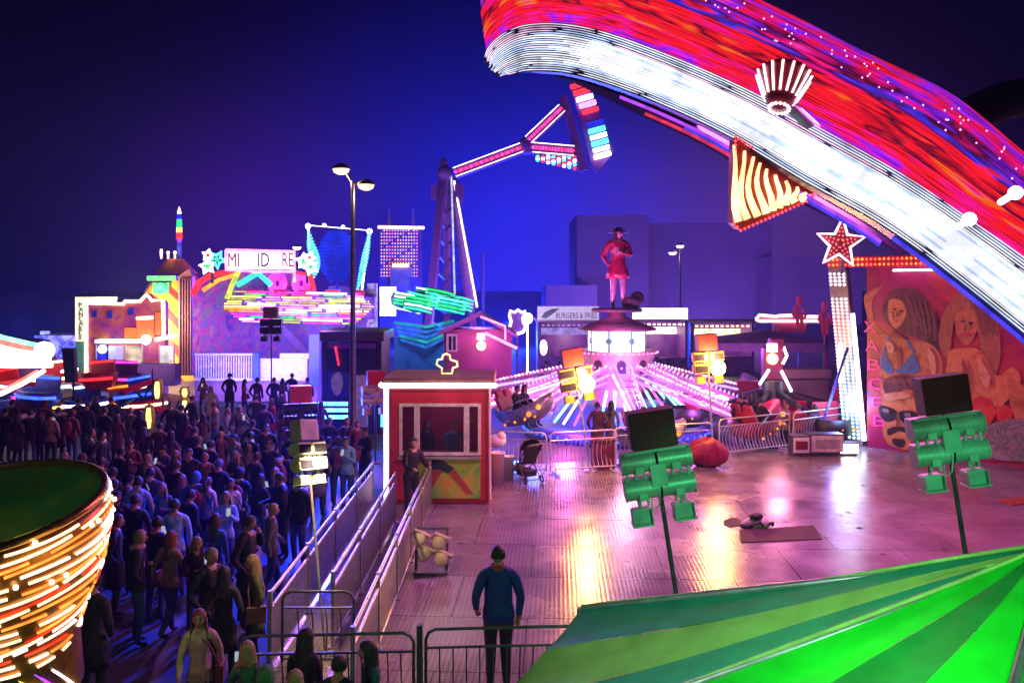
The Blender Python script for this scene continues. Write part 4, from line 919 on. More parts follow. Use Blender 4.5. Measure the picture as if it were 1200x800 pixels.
TE = [P(*e) for e in TE]+[Vector((6.4, 5.6, 3.1)), Vector((4.6, 7.4, 3.0)), Vector((2.4, 7.3, 2.98)), Vector((1.2, 6.7, 3.1))]
cols_ = ['teal canvas', 'lime canvas', 'teal canvas', 'bright green canvas', 'dark green canvas', 'bright green canvas', 'dark green canvas', 'bright green canvas', 'dark green canvas', 'lime canvas', 'dark green canvas', 'teal canvas']
tn = thing('striped_tent', 'green and lime striped tent roof filling the lower right foreground', 'tent', (TA.x, TA.y, 0))
tm_ = list(tc_.values()); tk = list(tc_.keys())
for i, cn in enumerate(cols_):
    e0, e1 = TE[i], TE[(i+1) % len(TE)]; b = MB(); nseg = 14; vs = []; fs = []; nw = 4
    for q in range(nseg+1):
        t = q/nseg
        for j in range(nw+1):
            p = lerp(lerp(e0, e1, j/nw), TA, t); edge = math.sin(math.pi*j/nw)
            sag = -.05*math.sin(math.pi*t)*.6+.008*math.sin(9*t+j*1.7+i); seam = 1 if i in (2, 3) else .5
            p = p+Vector((0, 0, sag-.03*seam*edge*(1-t))); vs.append(p)
    for q in range(nseg):
        for j in range(nw): k = q*(nw+1)+j; fs.append((k, k+1, k+nw+2, k+nw+1))
    b.add(vs, fs, True)
    # valance hanging from the eave
    k = len(b.v); vs = []
    for j in range(nw+1):
        p = lerp(e0, e1, j/nw); p = p+Vector((0, 0, -.03*math.sin(math.pi*j/nw)*(1 if i in (2, 3) else .5)))
        vs += [p, p+Vector((0, 0, -.16-.05*math.sin(math.pi*j/nw)))]
    b.add(vs, [(2*j, 2*j+1, 2*j+3, 2*j+2) for j in range(nw)])
    part('roof_panel', b, tc_[cn], tn)
b = MB()
for i in (0, 3, 6): b.tube([lerp(TE[i], TA, q/14)+Vector((0, 0, (.012 if i in (0, 3) else .003)-.03*math.sin(math.pi*q/14)+.008*math.sin(9*q/14+i))) for q in range(15)], .014 if i in (0, 3) else .004, 5)
part('seam_piping', b, mat('lime piping', (.25, .45, .1), .6), tn)
b = MB(); b.tube([(TA.x, TA.y, 0), TA], .06, 10)
for e in (TE[0], TE[3], TE[6], TE[9]): b.tube([(e.x, e.y, 0), e], .035, 8); b.tube([e, TA+Vector((0, 0, -.06))], .025, 6)
part('frame', b, steel, tn)
light('tent_lamp', 'POINT', (2.0, 3.9, 2.9), (.12, 1, .12), 210, size=.15)
light('green_wash', 'SPOT', (3.2, 2.0, 5.6), (.34, 1, .5), 380, (3.3, 5.6, 3.2), .25, 84)
light('green_wash', 'SPOT', (2.4, 6.4, 4.3), (.03, 1, .3), 210, (2.3, 10, 2.9), .15, 40)
light('green_wash', 'SPOT', (4.8, 6.2, 4.4), (.03, 1, .3), 210, (5.2, 9.6, 2.9), .15, 46)
light('green_wash', 'SPOT', (.2, 2.4, 5.8), (.6, 1, .75), 420, (1.5, 5.0, 3.4), .25, 50)  # extra spot added to lift the left tent panels
light('green_wash', 'POINT', (-2.0, 7.2, 2.3), (.15, 1, .25), 5, size=.15)
# ================================================================ bowl ride at the lower left
BC = P(-22, 598, 8.0); Mb = Matrix.Translation(BC) @ Euler((R(11), R(-3), 0)).to_matrix().to_4x4()
bw = thing('bowl_ride', 'round spinning bowl ride ringed with rows of warm bulbs at lower left', 'ride', (BC.x, BC.y, 0))
prf = [(1.09, .0), (1.1, -.12), (1.06, -.35), (.98, -.62), (.85, -.92), (.72, -1.15), (.66, -1.3), (.62, -1.9)]
b = MB(Mb); b.lathe([(1.02, .0)]+prf+[(.001, -1.9)], 48); part('bowl', b, mat('dark gold bowl', (.42, .17, .03), .3, .4, .3, 4), bw)
b = MB(Mb); b.lathe([(1.02, .005), (.98, -.1), (.6, -.2), (.2, -.12), (.001, -.1)], 48); fl = part('inner_floor', b, paintmat('green bowl floor', [(.03, .09, .015), (.06, .13, .02), (.02, .14, .09), (.2, .2, .03)], 1.2, .4), bw)
b = MB(Mb); b.tube([(1.06*math.cos(q*6.2832/48), 1.06*math.sin(q*6.2832/48), .03) for q in range(48)], .045, 8, closed=True); part('rim', b, mat('brass rim', (.4, .22, .06), .25, .8), bw)
rb = random.Random(9); mats_b = [led('bowl warm', (1, .66, .34), 3.4, .3), led('bowl orange', (1, .28, .04), 2.2, .4), led('bowl red', (1, .06, .02), 1.4, .4), led('bowl white', (1, .82, .6), 4.5, .3)]
def pr(z):
    for (r0, z0), (r1, z1) in zip(prf, prf[1:]):
        if z1 <= z <= z0: return lerp(r0, r1, (z-z0)/(z1-z0))
    return prf[-1][0]
for k in range(20):
    z = -.03-.07*k; r0 = pr(z)+.012; b = MB(Mb); a = rb.uniform(0, .3)
    while a < 6.1:
        ln = rb.choice((.16, .25, .4, .6, .9)); n = max(3, int(ln/.07)); e = a+ln
        b.m = rb.choice((0, 0, 3, 1)) if k % 3 != 2 else rb.choice((1, 2, 2, 0))
        th = .013 if b.m in (0, 3) else .013
        b.tube([((r0)*math.cos(a+ln*i/n), r0*math.sin(a+ln*i/n), z+.02*math.sin(3*(a+ln*i/n)+k)) for i in range(n+1)], th, 5)
        a = e+rb.uniform(.04, .22)
    part('bulb_ring', b, mats_b, bw)
b = MB(Mb)
for k in range(26):
    a = rb.uniform(0, 6.28); z = rb.uniform(-.5, .02); r0 = pr(z)+.03; b.ball((r0*math.cos(a), r0*math.sin(a), z), .025, 6, 4)
part('bulb_rows', b, mats_b[3], bw)
b = MB(Mb)
for k, a0 in enumerate((-1.25, -.95, -.7, -.45)):
    b.m = k % 4; b.tube([(.64*math.cos(a0+q*.13), .64*math.sin(a0+q*.13), -1.35-.12*q-.05*k) for q in range(5)], .012, 5)
part('light_tube', b, [L_green, L_yel, L_vio, L_white], bw)
b = MB(); b.tube([(BC.x, BC.y+.3, 0), (BC.x, BC.y+.15, 1.8)], [.7, .5], 16); part('pedestal', b, darksteel, bw)
light('bowl_inner', 'POINT', BC+Vector((.2, .1, .55)), (.7, 1, .15), 4, size=.1)  # added light that brightens the bowl floor, no lamp there
light('bowl_glow', 'POINT', BC+Vector((1.5, -.6, -.4)), (1, .55, .2), 8, size=.3)
# ================================================================ swirl-painted ride with lettered sign (left middle)
def px_box(b, x0, y0, x1, y1, Y, d, back=True):
    """solid slab whose front face spans that stretch of the far row of rides"""
    p, q = P(x0, y0, Y), P(x1, y1, Y); b.box(((p.x+q.x)/2, Y+d/2, (p.z+q.z)/2), (abs(q.x-p.x), d, abs(p.z-q.z)))
def outline(b, pts, Y, r, closed=False): b.tube([P(x, y, Y) for x, y in pts], r, 6, closed=closed)
def star_pts(cx, cy, r, a0=90): return [(cx+math.cos(R(a0+36*i))*(r if i % 2 == 0 else r*.45), cy-math.sin(R(a0+36*i))*(r if i % 2 == 0 else r*.45)) for i in range(10)]
Y = 46.0
mr_ = thing('swirl_ride', 'ride with blue and purple swirl-painted backdrop, spinning yellow gondola and lettered sign', 'ride', (P(330, 0, Y).x, Y, 0))
b = MB(); pp = [(226, 440), (226, 345), (238, 326), (262, 318), (300, 312), (345, 316), (366, 330), (372, 352), (440, 356), (444, 440)]
b.prism([P(x, y, Y) for x, y in pp], (0, 1, 0), .4)
part('backdrop', b, paintmat('swirl paint', [(.02, .03, .35), (.10, .03, .5), (.35, .05, .45), (.06, .10, .6), (.45, .1, .3), (.03, .2, .45), (.3, .25, .5)], .55, 3.5, .4, detail=5), mr_)
b = MB(); b.m = 0; outline(b, [(226, 345), (234, 330), (248, 322), (272, 318), (300, 312)], Y-.1, .16); b.m = 1; outline(b, [(238, 340), (256, 328), (276, 322)], Y-.15, .12); b.m = 2; outline(b, [(266, 350), (272, 334), (280, 316)], Y-.2, .14); b.m = 3; outline(b, [(278, 334), (302, 320), (318, 334)], Y-.2, .16); b.m = 0; outline(b, [(345, 320), (364, 322), (370, 350)], Y-.1, .14)
part('neon_trim', b, [L_red, L_org, L_lime, L_teal], mr_, split=True)
b = MB()
for x in (325, 353):
    for r0 in (9, 5): outline(b, [(x+math.cos(q*.5236)*r0, 332-math.sin(q*.5236)*r0*1.25) for q in range(12)], Y-.1, .12, True)
part('neon_ring', b, L_mag, mr_, split=True)
# sign with letters
sg = MB(); px_box(sg, 266, 294, 344, 315, Y-.5, .35); sgo = part('sign_board', sg, led('sign face', (1, .8, .9), 2.2, .1), mr_)
b = MB(); outline(b, [(265, 293), (345, 295), (345, 331)], Y-.55, .09); outline(b, [(265, 293), (265, 316), (300, 318), (345, 318)], Y-.55, .09); part('sign_border', b, L_pink, sgo)
dk = mat('sign letter red', (.45, .01, .08), .5); dk2 = mat('sign letter dark', (.02, .03, .05), .5); dk3 = mat('sign letter pale', (.7, .6, .6), .5, emit=(1, .9, .7), es=1.1)
for s_, x, w, m_ in (('MI', 267.5, 12.5, dk), ('YY', 281, 17, dk3), ('ID', 302.5, 13, dk2), ('AN', 317, 13, dk3), ('RE', 331, 12.5, dk)):
    p = P(x, 312.5, Y-.52); text(s_, 1.08, m_, sgo, p, (1, 0, 0), (0, 0, 1), .02, 'lettering', w*(Y-.52)/F)
b = MB()
for cx, cy, r, a in ((244, 299, 6.5, 80), (254, 304, 10.5, 60), (243, 312, 9, 100), (356, 306, 9, 90), (363, 302, 6.5, 70), (364, 313, 9, 110)):
    b.m = 1 if r > 10 else 0; outline(b, star_pts(cx, cy, r, a), Y-.5, .085, True); b.m = 2 if r > 8 else 3; b.ball(P(cx, cy, Y-.5), .12, 8, 5)
for cx, cy in ((249, 308), (360, 308)): b.m = 4; b.beam(P(cx, cy, Y-.3), P(cx, cy+24, Y-.3), .12)
part('neon_star', b, [L_white, L_cyan, L_green, L_red, darksteel], mr_, split=True)
# gondola with lit yellow rows
gm = MB(Matrix.Translation(P(365, 360, 43.5))); gm.box((0, 0, 0), (6.6, 1.0, 1.2)); go = part('gondola', gm, purple, mr_, .1)
lm_ = [L_lime, L_yel, L_pink, L_white, L_org, L_mag, L_green]; rr = random.Random(4)
for k in range(13):
    yy = 342+k*2.9; b = MB(); x = 258+4*abs(k-6)+rr.uniform(0, 6) if k > 2 else 270+rr.uniform(0, 20); xe = 438-3*abs(k-5)
    while x < xe:
        e = min(x+rr.uniform(10, 50), xe); b.m = rr.choice((0, 0, 1, 4, 3, 2) if k in range(2, 9) else (3, 2, 5, 0, 6)); b.beam(P(x, yy+rr.uniform(-.3, .3)+(x-300)*.02, 42.95), P(e, yy+(e-300)*.02, 42.95), .05, .05+.05*rr.random()); x = e+rr.uniform(1, 8)
    part('light_tube', b, lm_, go)
b = MB()
for x in (300, 330, 360, 390, 420): b.box(P(x, 352, 43.3)+Vector((0, 0, .0)), (.7, .5, 1.1))
part('seat', b, seatred, go, split=True)
b = MB()
for x in (310, 420): b.beam(P(x, 362, 44.5), P(365, 420, 45), .3, .35)
part('swing_arm', b, purple, mr_)
# front deck, balustrade, steps
b = MB(); px_box(b, 228, 432, 372, 476, 41.5, 3.8); dko = part('deck', b, mat('mauve deck front', (.3, .1, .28), .5, 0, .25, 1.5), mr_)
b = MB(); px_box(b, 304, 420, 360, 446, 41.3, .15); px_box(b, 328, 414, 362, 420, 41.35, .1); part('front_panel', b, mat('pale lilac panel', (.6, .45, .6), .45), dko)
b = MB(); px_box(b, 228, 414, 304, 416.5, 41.2, .1); px_box(b, 228, 443, 304, 446, 41.2, .1)
for k in range(26): px_box(b, 229+k*2.95, 416, 230.3+k*2.95, 443, 41.22, .06)
part('balustrade', b, mat('lilac balustrade', (.55, .45, .65), .4), dko)
b = MB(); px_box(b, 296, 414, 303, 447, 41.0, .3); px_box(b, 362, 392, 374, 452, 41.0, .4); part('pillar', b, bluep, dko, split=True)
b = MB(); px_box(b, 430, 332, 441, 384, 43.5, .4); part('side_panel', b, paintmat('green white panel', [(.04, .3, .2), (.6, .65, .6), (.1, .05, .1), (.6, .6, .65)], 1.2, 2), mr_)
b = MB(); px_box(b, 445, 336, 463, 370, 43.0, .4); so_ = part('lit_panel', b, led('panel light', (.85, .9, 1), 2.2, .5, 1.5), mr_)
light('ride_wash', 'AREA', P(300, 440, 40.5)+Vector((0, -1.5, 1.0)), (.3, .28, 1), 800, P(320, 360, 46), 5)
light('ride_wash', 'AREA', P(380, 420, 40.5)+Vector((0, -1.5, 1.0)), (.5, .25, 1), 450, P(380, 370, 46), 3)
# ---------------------------------------------------------------- black kiosk
Y = 31.0
k_ = thing('kiosk', 'black kiosk with blue lit steps beneath the tall street lamp', 'kiosk', (P(413, 0, Y).x, Y+1, 0))
b = MB(); px_box(b, 377, 400, 382, 508, Y, 2.2); px_box(b, 442, 400, 447, 508, Y, 2.2); px_box(b, 382, 400, 442, 508, Y+2.1, .1); px_box(b, 382, 462, 442, 508, Y, .12); part('wall', b, mat('navy kiosk wall', (.02, .02, .06), .45), k_)
b = MB(); px_box(b, 374, 388, 450, 400, Y-.4, 2.8); part('roof', b, mat('plum kiosk roof', (.05, .02, .06), .5), k_, .05)
b = MB(); px_box(b, 384, 402, 440, 408, Y-.05, .1); px_box(b, 410, 408, 412, 462, Y-.05, .08); part('window_frame', b, purple, k_)
b = MB(); px_box(b, 383, 408, 441, 462, Y+.06, .03); part('window', b, glass, k_)
b = MB(); px_box(b, 384, 436, 412, 466, Y-.12, .08); pa_ = part('painted_panel', b, mat('indigo panel', (.02, .03, .22), .5, 0, .4, 2), k_)
b = MB(); b.prism([P(x, y, Y-.13) for x, y in smooth([(390, 440), (398, 436), (402, 448), (399, 460), (393, 463), (388, 452)])], (0, -1, 0), .01); part('pale_shape', b, mat('pale paint', (.42, .45, .62), .5), pa_)
b = MB(); outline(b, [(393, 406), (397, 428)], Y-.15, .04); part('neon_tube', b, L_red, k_)
for r0, r1 in ((470, 476), (478, 483), (486, 491)):
    b = MB(); px_box(b, 372, r0, 408, r1, Y-.5, .4); so2 = part('step', b, bluep, k_)
    b = MB()
    for q in range(14): b.box(P(374+q*2.5, (r0+r1)/2, Y-.53), (.055, .03, .13))
    part('step_light', b, led('step cyan', (.1, .5, 1), 6), so2)
b = MB(); px_box(b, 415, 440, 430, 500, Y-.3, .25); part('side_panel', b, mat('lilac white panel', (.5, .5, .7), .4), k_)
b = MB(); px_box(b, 446, 482, 462, 500, Y-.2, .3); part('light_box', b, led('cyan box', (.1, .5, 1), 3.5), k_)
light('kiosk_blue', 'AREA', P(392, 478, 29.2), (.02, .06, 1), 700, P(360, 640, 16), 1.6)
# ================================================================ street lamps
def street_lamp(px, ytop, Y, lb, arms, on=L_warm, th=.09, e=0):
    x = P(px, 0, Y).x; zt = P(0, ytop, Y).z; t = thing('street_lamp', lb, 'street lamp', (x, Y, 0), 'street lamps')
    b = MB(); b.tube([(x, Y, 0), (x, Y, 1.2), (x, Y, 1.25), (x, Y, zt)], [th*1.5, th*1.5, th, th*.6], 10); part('pole', b, darksteel, t)
    for dx, dz in arms:
        b = MB(); b.tube([(x, Y, zt-.1), (x+dx*.5, Y, zt+dz*.6), (x+dx*.85, Y, zt+dz)], th*.4, 6); part('bracket', b, darksteel, t)
        b = MB(Matrix.Translation((x+dx, Y, zt+dz))); b.lathe([(.001, .16), (.12, .14), (.27, .03), (.28, -.02), (.001, -.02)], 14); h = part('lamp_head', b, darksteel, t)
        b = MB(Matrix.Translation((x+dx, Y, zt+dz))); b.lathe([(.25, -.025), (.22, -.12), (.1, -.18), (.001, -.19)], 14); part('lens', b, on, h)
        if e: light('street_glow', 'POINT', (x+dx, Y, zt+dz-.35), (1, .6, .3), e, size=.15)
street_lamp(413.5, 212, 26.0, 'tall dark street lamp with two warm heads rising beside the kiosk', ((-.36, .38), (.4, -.1)), led('street warm', (1, .55, .25), 4.5), .1, 160)
street_lamp(348, 292, 52, 'street lamp with one bright warm head behind the lettered sign', ((0.0, .15),), led('street warm', (1, .62, .32), 9), .09, 60)
street_lamp(797, 291, 56, 'pale street lamp with one lit head right of the statue', ((.0, .2), (-.5, -.25)), led('street pale', (1, .75, .6), 6), .09, 60)
# ================================================================ fun house, slide tower, panels at far left
Y = 44.0
fh = thing('fun_house', 'orange and purple fun house front outlined with warm bulbs', 'fun house', (P(150, 0, Y).x, Y, 0))
b = MB(); b.prism([P(x, y, Y) for x, y in ((99, 462), (99, 356), (140, 356), (145, 353), (164, 353), (166, 350), (172, 344), (179, 352), (191, 352), (193, 356), (193, 462))], (0, 1, 0), .5)
wl = part('front', b, paintmat('fun house paint', [(.12, .03, .2), (.3, .06, .2), (.4, .1, .12), (.5, .2, .08), (.22, .05, .25)], .8, 1.2, .5), fh)
b = MB(); outline(b, [(101, 445), (101, 356), (145, 356), (146, 353), (164, 353), (172, 345), (178, 352), (191, 352), (192, 396)], Y-.1, .1); outline(b, [(160, 373), (179, 372)], Y-.1, .11); outline(b, [(182, 398), (207, 393)], Y-.3, .13); part('bulb_outline', b, led('peach bulbs', (1, .6, .4), 3), wl)
b = MB(); px_box(b, 111, 398, 166, 402, Y-.6, .6); part('canopy', b, led('canopy strip', (1, .75, .6), 3.0), wl)
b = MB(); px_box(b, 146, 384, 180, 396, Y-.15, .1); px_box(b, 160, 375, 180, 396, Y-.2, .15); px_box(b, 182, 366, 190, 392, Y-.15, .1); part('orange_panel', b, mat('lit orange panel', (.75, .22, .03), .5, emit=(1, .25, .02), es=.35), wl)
for x0, x1, m_ in ((113, 125, L_dblue), (126, 144, mat('lilac window', (.3, .35, .6), .3, emit=(.5, .55, 1), es=.5)), (147, 166, led('warm window', (1, .75, .55), .9, .6, 1.4)), (187, 203, led('pale window', (.9, .8, .8), .8, .6, 1.4))):
    b = MB(); px_box(b, x0, 405, x1, 425, Y-.08, .08); fo = part('window', b, m_, wl)
    b = MB(); px_box(b, x0-1, 404, x0, 426, Y-.15, .12); px_box(b, x1, 404, x1+1, 426, Y-.15, .12); part('frame', b, mat('cream frame', (.6, .5, .4), .5), fo)
for x, y in ((110, 368), (128, 369), (153, 365), (162, 387), (170, 385)):
    b = MB(); px_box(b, x-3, y-4, x+3, y+4, Y-.1, .08); part('small_window', b, bluep, wl)
b = MB(); px_box(b, 108, 427, 205, 452, Y-1.2, .8); part('counter', b, mat('navy counter', (.04, .03, .12), .5, 0, .4, 1), fh)
b = MB(); b.ball(P(120, 409, Y-.4), .22, 10, 6); b.ball(P(171, 398, Y-.6), .25, 10, 6); part('lamp', b, led('house lamp', (.6, .85, 1), 8), fh, split=True)
light('house_wash', 'AREA', P(140, 420, Y-3.5), (.9, .3, .6), 190, P(145, 375, Y), 3)
Y = 50.0
ht = thing('slide_tower', 'yellow and red striped slide tower with conical top and rainbow lit spire', 'slide tower', (P(183, 0, Y).x, Y+1.5, 0))
cx = P(190, 0, Y).x; q = lambda y: P(0, y, Y).z; rw = lambda w: w*Y/F
sm2 = bpy.data.materials.new('spiral stripes'); sm2.use_nodes = True; n = sm2.node_tree; wv2 = nd(n, 'ShaderNodeTexWave', bands_direction='DIAGONAL'); wv2.inputs['Scale'].default_value = .38; tc2 = nd(n, 'ShaderNodeTexCoord'); n.links.new(tc2.outputs['Object'], wv2.inputs['Vector'])
cr2 = nd(n, 'ShaderNodeValToRGB'); cr2.color_ramp.interpolation = 'CONSTANT'; cr2.color_ramp.elements[0].color = (.75, .42, .03, 1); cr2.color_ramp.elements[1].position = .66; cr2.color_ramp.elements[1].color = (.4, .03, .03, 1); n.links.new(wv2.outputs['Fac'], cr2.inputs[0]); n.links.new(cr2.outputs[0], n.nodes['Principled BSDF'].inputs['Base Color'])
b = MB(Matrix.Translation((cx, Y+2, 0))); b.lathe([(rw(44), 0), (rw(40), q(352)), (rw(25), q(322)), (.001, q(322)+.05)], 28); part('tower', b, sm2, ht)
b = MB(); px_box(b, 172, 323, 206, 329, Y-.2, 1.0); px_box(b, 179, 331, 198, 344, Y+.2, .5); part('balcony', b, mat('green balcony', (.03, .3, .12), .5), ht)
b = MB(); b.ball(P(188, 338, Y), .35, 10, 6); part('lamp', b, led('green lamp', (.1, 1, .25), 3), ht)
b = MB(Matrix.Translation((cx, Y+2, 0))); b.lathe([(rw(26), q(322)+.1), (rw(12), q(305)), (rw(10), q(302)), (.001, q(302))], 20, smooth=False); part('conical_roof', b, mat('copper roof', (.5, .14, .05), .5, 0, .3, 2), ht)
sx = P(194.5, 0, Y).x
b = MB(); b.tube([(sx, Y+2, q(302)), (sx, Y+2, q(282))], .14, 8); part('spire_foot', b, bluep, ht)
for y0, y1, r0, r1, m_ in ((282, 278, .2, .24, L_vio), (278, 270, .3, .3, L_red), (270, 264, .28, .28, L_yel), (264, 254, .27, .26, L_green), (254, 247, .24, .2, L_dblue), (247, 239, .2, .04, L_white)):
    b = MB(); b.tube([(sx, Y+2, q(y0)), (sx, Y+2, q(y1))], [r0*.6, r1*.6], 10); part('spire_lamp', b, m_, ht)
b = MB()
for x in (189, 197, 205): b.tube([P(x, 303, Y+1), P(x, 297, Y+1)], .05, 6); b.ball(P(x, 296, Y+1), .1, 6, 4)
b.tube([P(189, 300, Y+1), P(189, 292, Y+1)], .07, 6); part('finial', b, L_warm, ht)
light('tower_wash', 'POINT', P(165, 372, Y-4), (1, .75, .4), 5200, size=.4)
b = MB(); px_box(b, 209, 324, 225, 440, 47.2, .5); b.prism([P(209, 324, 47.2), P(225, 324, 47.2), P(222, 314, 47.2)], (0, 1, 0), .5)
for k in range(5): px_box(b, 210+k*3.2, 326, 210.8+k*3.2, 438, 47.1, .1)
single('ribbed_panel', b, mat('brown ribbed panel', (.11, .04, .06), .5, 0, .3, 1), 'tall brown ribbed panel between the slide tower and swirl-painted ride', 'panel')
Y = 47.5; ps = thing('vertical_sign', 'pale vertical sign board with dark lettering left of the fun house', 'sign', (P(96, 0, Y).x, Y, 0))
b = MB(); px_box(b, 88, 348, 100, 400, Y, .3); px_box(b, 100, 348, 134, 356, Y, .3); so3 = part('board', b, mat('pale sign board', (.55, .62, .6), .5, emit=(.5, .8, .75), es=.25), ps)
for i, ch in enumerate('PANCAKES'):
    p = P(95.5, 357+i*5.4, Y-.02); text(ch, .36, mat('dark lettering', (.02, .05, .06), .6), so3, (p.x-.12, p.y, p.z-.14), (1, 0, 0), (0, 0, 1), .01, 'lettering')
b = MB(); px_box(b, 88, 400, 99, 462, Y, .25); part('post', b, mat('teal post', (.02, .12, .12), .5), ps)
# low dark building and hill line behind
single('far_building', (lambda b: (px_box(b, -60, 350, 90, 400, 95, 14), px_box(b, -60, 344, 40, 350, 96, 12), b)[-1])(MB()), mat('slate building', (.07, .08, .12), .7, 0, .3, .4), 'long dark building beyond the rides at far left', 'building')
b = MB(); px_box(b, 40, 393, 93, 432, 52, 3); st_ = single('spotted_stall', b, paintmat('spotted stall', [(.5, .5, .55), (.5, .5, .55), (.03, .03, .05), (.5, .5, .5)], 1.6, .5, .5), 'white stall with dark spots behind the left whirling ride', 'stall')
b = MB(); px_box(b, 47, 388, 56, 392, 60, .3); b.beam(P(51, 392, 60), P(51, 425, 60), .1); single('glowing_sign', b, led('dim blue sign', (.4, .45, 1), 1.2), 'small glowing blue panel on a post at far left', 'lamp')
# ================================================================ left whirling arm ride
Y = 36.0
lw = thing('whirl_ride', 'whirling ride with long light tube arms and coloured cars at the left edge', 'ride', (P(40, 0, Y).x, Y, 0))
b = MB(Matrix.Translation((P(40, 0, Y).x, Y, 0))); b.lathe([(5.2, 0), (5.2, .5), (1.3, .7), (1.0, 2.0), (.6, 3.3), (.001, 3.4)], 32); part('base', b, paintmat('whirl base', [(.02, .03, .3), (.05, .05, .4), (.3, .05, .2), (.1, .12, .5)], .7, 1.5), lw)
am = [led('tube peach', (1, .8, .65), 4.5), led('tube mint', (.35, 1, .75), 2.0), led('tube rose', (1, .2, .15), 2.0)]
for (xa, ya, Ya), (xb, yb, Yb), r_, mi in (((-30, 385, 33), (46, 405, 34), .1, 1), ((-30, 391, 33), (42, 411, 34), .14, 2), ((-30, 402, 32), (58, 421, 33), .2, 0), ((-30, 409, 32), (52, 424, 33), .15, 0), ((-30, 418, 31.8), (60, 424, 33), .16, 0), ((-30, 427, 31.5), (62, 428, 33), .09, 0), ((-20, 470, 31), (45, 436, 33), .12, 2), ((0, 462, 31), (52, 434, 33), .08, 0)):
    b = MB(); b.m = mi; b.tube([P(xa, ya, Ya), P((xa+xb)/2, (ya+yb)/2+1.5, (Ya+Yb)/2), P(xb, yb, Yb)], r_, 6); part('light_tube', b, am, lw)
b = MB(); b.ball(P(52, 411, 34), .38, 12, 7); part('lamp', b, led('blue white ball', (.45, .6, 1), 7), lw)
rr = random.Random(8); cmats = [(bluep, L_cool), (red, L_red), (orangep, L_org), (purple, L_mag), (bluep, L_blue), (red, L_warm), (white, L_cool), (orangep, L_yel)]
for i in range(14):
    px = -12+14.2*i+rr.uniform(-3, 3); py = rr.choice((446, 456, 466, 476)); Yc = rr.uniform(32, 35.5); c = P(px, py, Yc); c.z = max(c.z, .55); mb_, ml2 = cmats[i % 8]
    M = Matrix.Translation(c) @ Euler((0, R(rr.uniform(-8, 8)), R(rr.uniform(-30, 30)))).to_matrix().to_4x4()
    b = MB(M); b.lathe([(.001, -.35), (.55, -.3), (.8, 0), (.78, .3), (.7, .32), (.6, .0), (.001, 0)], 16); b.xf = M @ Matrix.Diagonal((1, 1, 1, 1)); b.box((0, .45, .45), (1.0, .14, .7)); co_ = part('car', b, mb_, lw, .02)
    b = MB(M); b.tube([(-.8, -.25, .1), (-.3, -.78, .12), (.4, -.76, .12), (.8, -.2, .1)], .06, 6); b.tube([(-.5, .36, .7), (.5, .36, .75)], .05, 6); part('car_lamp', b, ml2, co_)
b = MB(); pp2 = [P(72, 408, 32.5), P(86, 408, 32.5), P(88, 448, 32.5), P(76, 448, 32.5)]; b.prism(pp2, (0, 1, 0), .25); b.beam(P(86, 448, 32.6), P(86, 478, 32.6), .06); part('speaker_panel', b, mat('navy panel', (.01, .02, .08), .5), lw)
# trussed arm and yellow lamps
Y = 31.0
yl = thing('truss_ride', 'ride car frame of red and teal trusses with four tall yellow lamps', 'ride', (P(195, 0, Y).x, Y, 0))
b = MB(); b.beam(P(146, 459, Y), P(178, 446, Y), .14, .2); b.beam(P(184, 478, Y), P(216, 490, Y), .13, .18); part('arm', b, mat('crimson arm', (.5, .02, .08), .4, emit=(1, .02, .1), es=.12), yl)
b = MB(); b.beam(P(158, 457, Y+.1), P(168, 467, Y), .07); b.beam(P(168, 467, Y), P(178, 449, Y+.1), .07); b.beam(P(202, 488, Y), P(210, 470, Y), .06); part('brace', b, mat('teal brace', (.02, .25, .35), .4), yl, split=True)
b = MB(); b.beam(P(179, 432, Y), P(179, 472, Y), .05); b.beam(P(191, 460, Y), P(191, 520, Y), .07); b.beam(P(197, 502, Y), P(218, 490, Y), .16, .2); b.beam(P(166, 512, Y-1), P(176, 512, Y-1), .3, .2); part('frame', b, mat('bronze frame', (.25, .12, .06), .45, .3), yl)
for x, y0, y1, Yq in ((185, 444, 468, Y), (217, 453, 465, Y), (217, 466, 492, Y-.1), (175, 474, 503, Y-.6)):
    c = P(x, (y0+y1)/2, Yq); h = (y1-y0)*Yq/F/2; b = MB(Matrix.Translation(c)); b.lathe([(.001, -h*1.1), (.14, -h), (.19, -h*.4), (.2, h*.3), (.15, h*.9), (.001, h*1.1)], 12); lo = part('lamp', b, yellowp, yl)
    b = MB(Matrix.Translation(c)); b.lathe([(.06, -h*.85), (.1, -h*.3), (.1, h*.3), (.06, h*.8)], 10, (.03, -.13, 0)); part('lens', b, led('straw lamp', (1, .75, .2), 2.6, .4), lo)
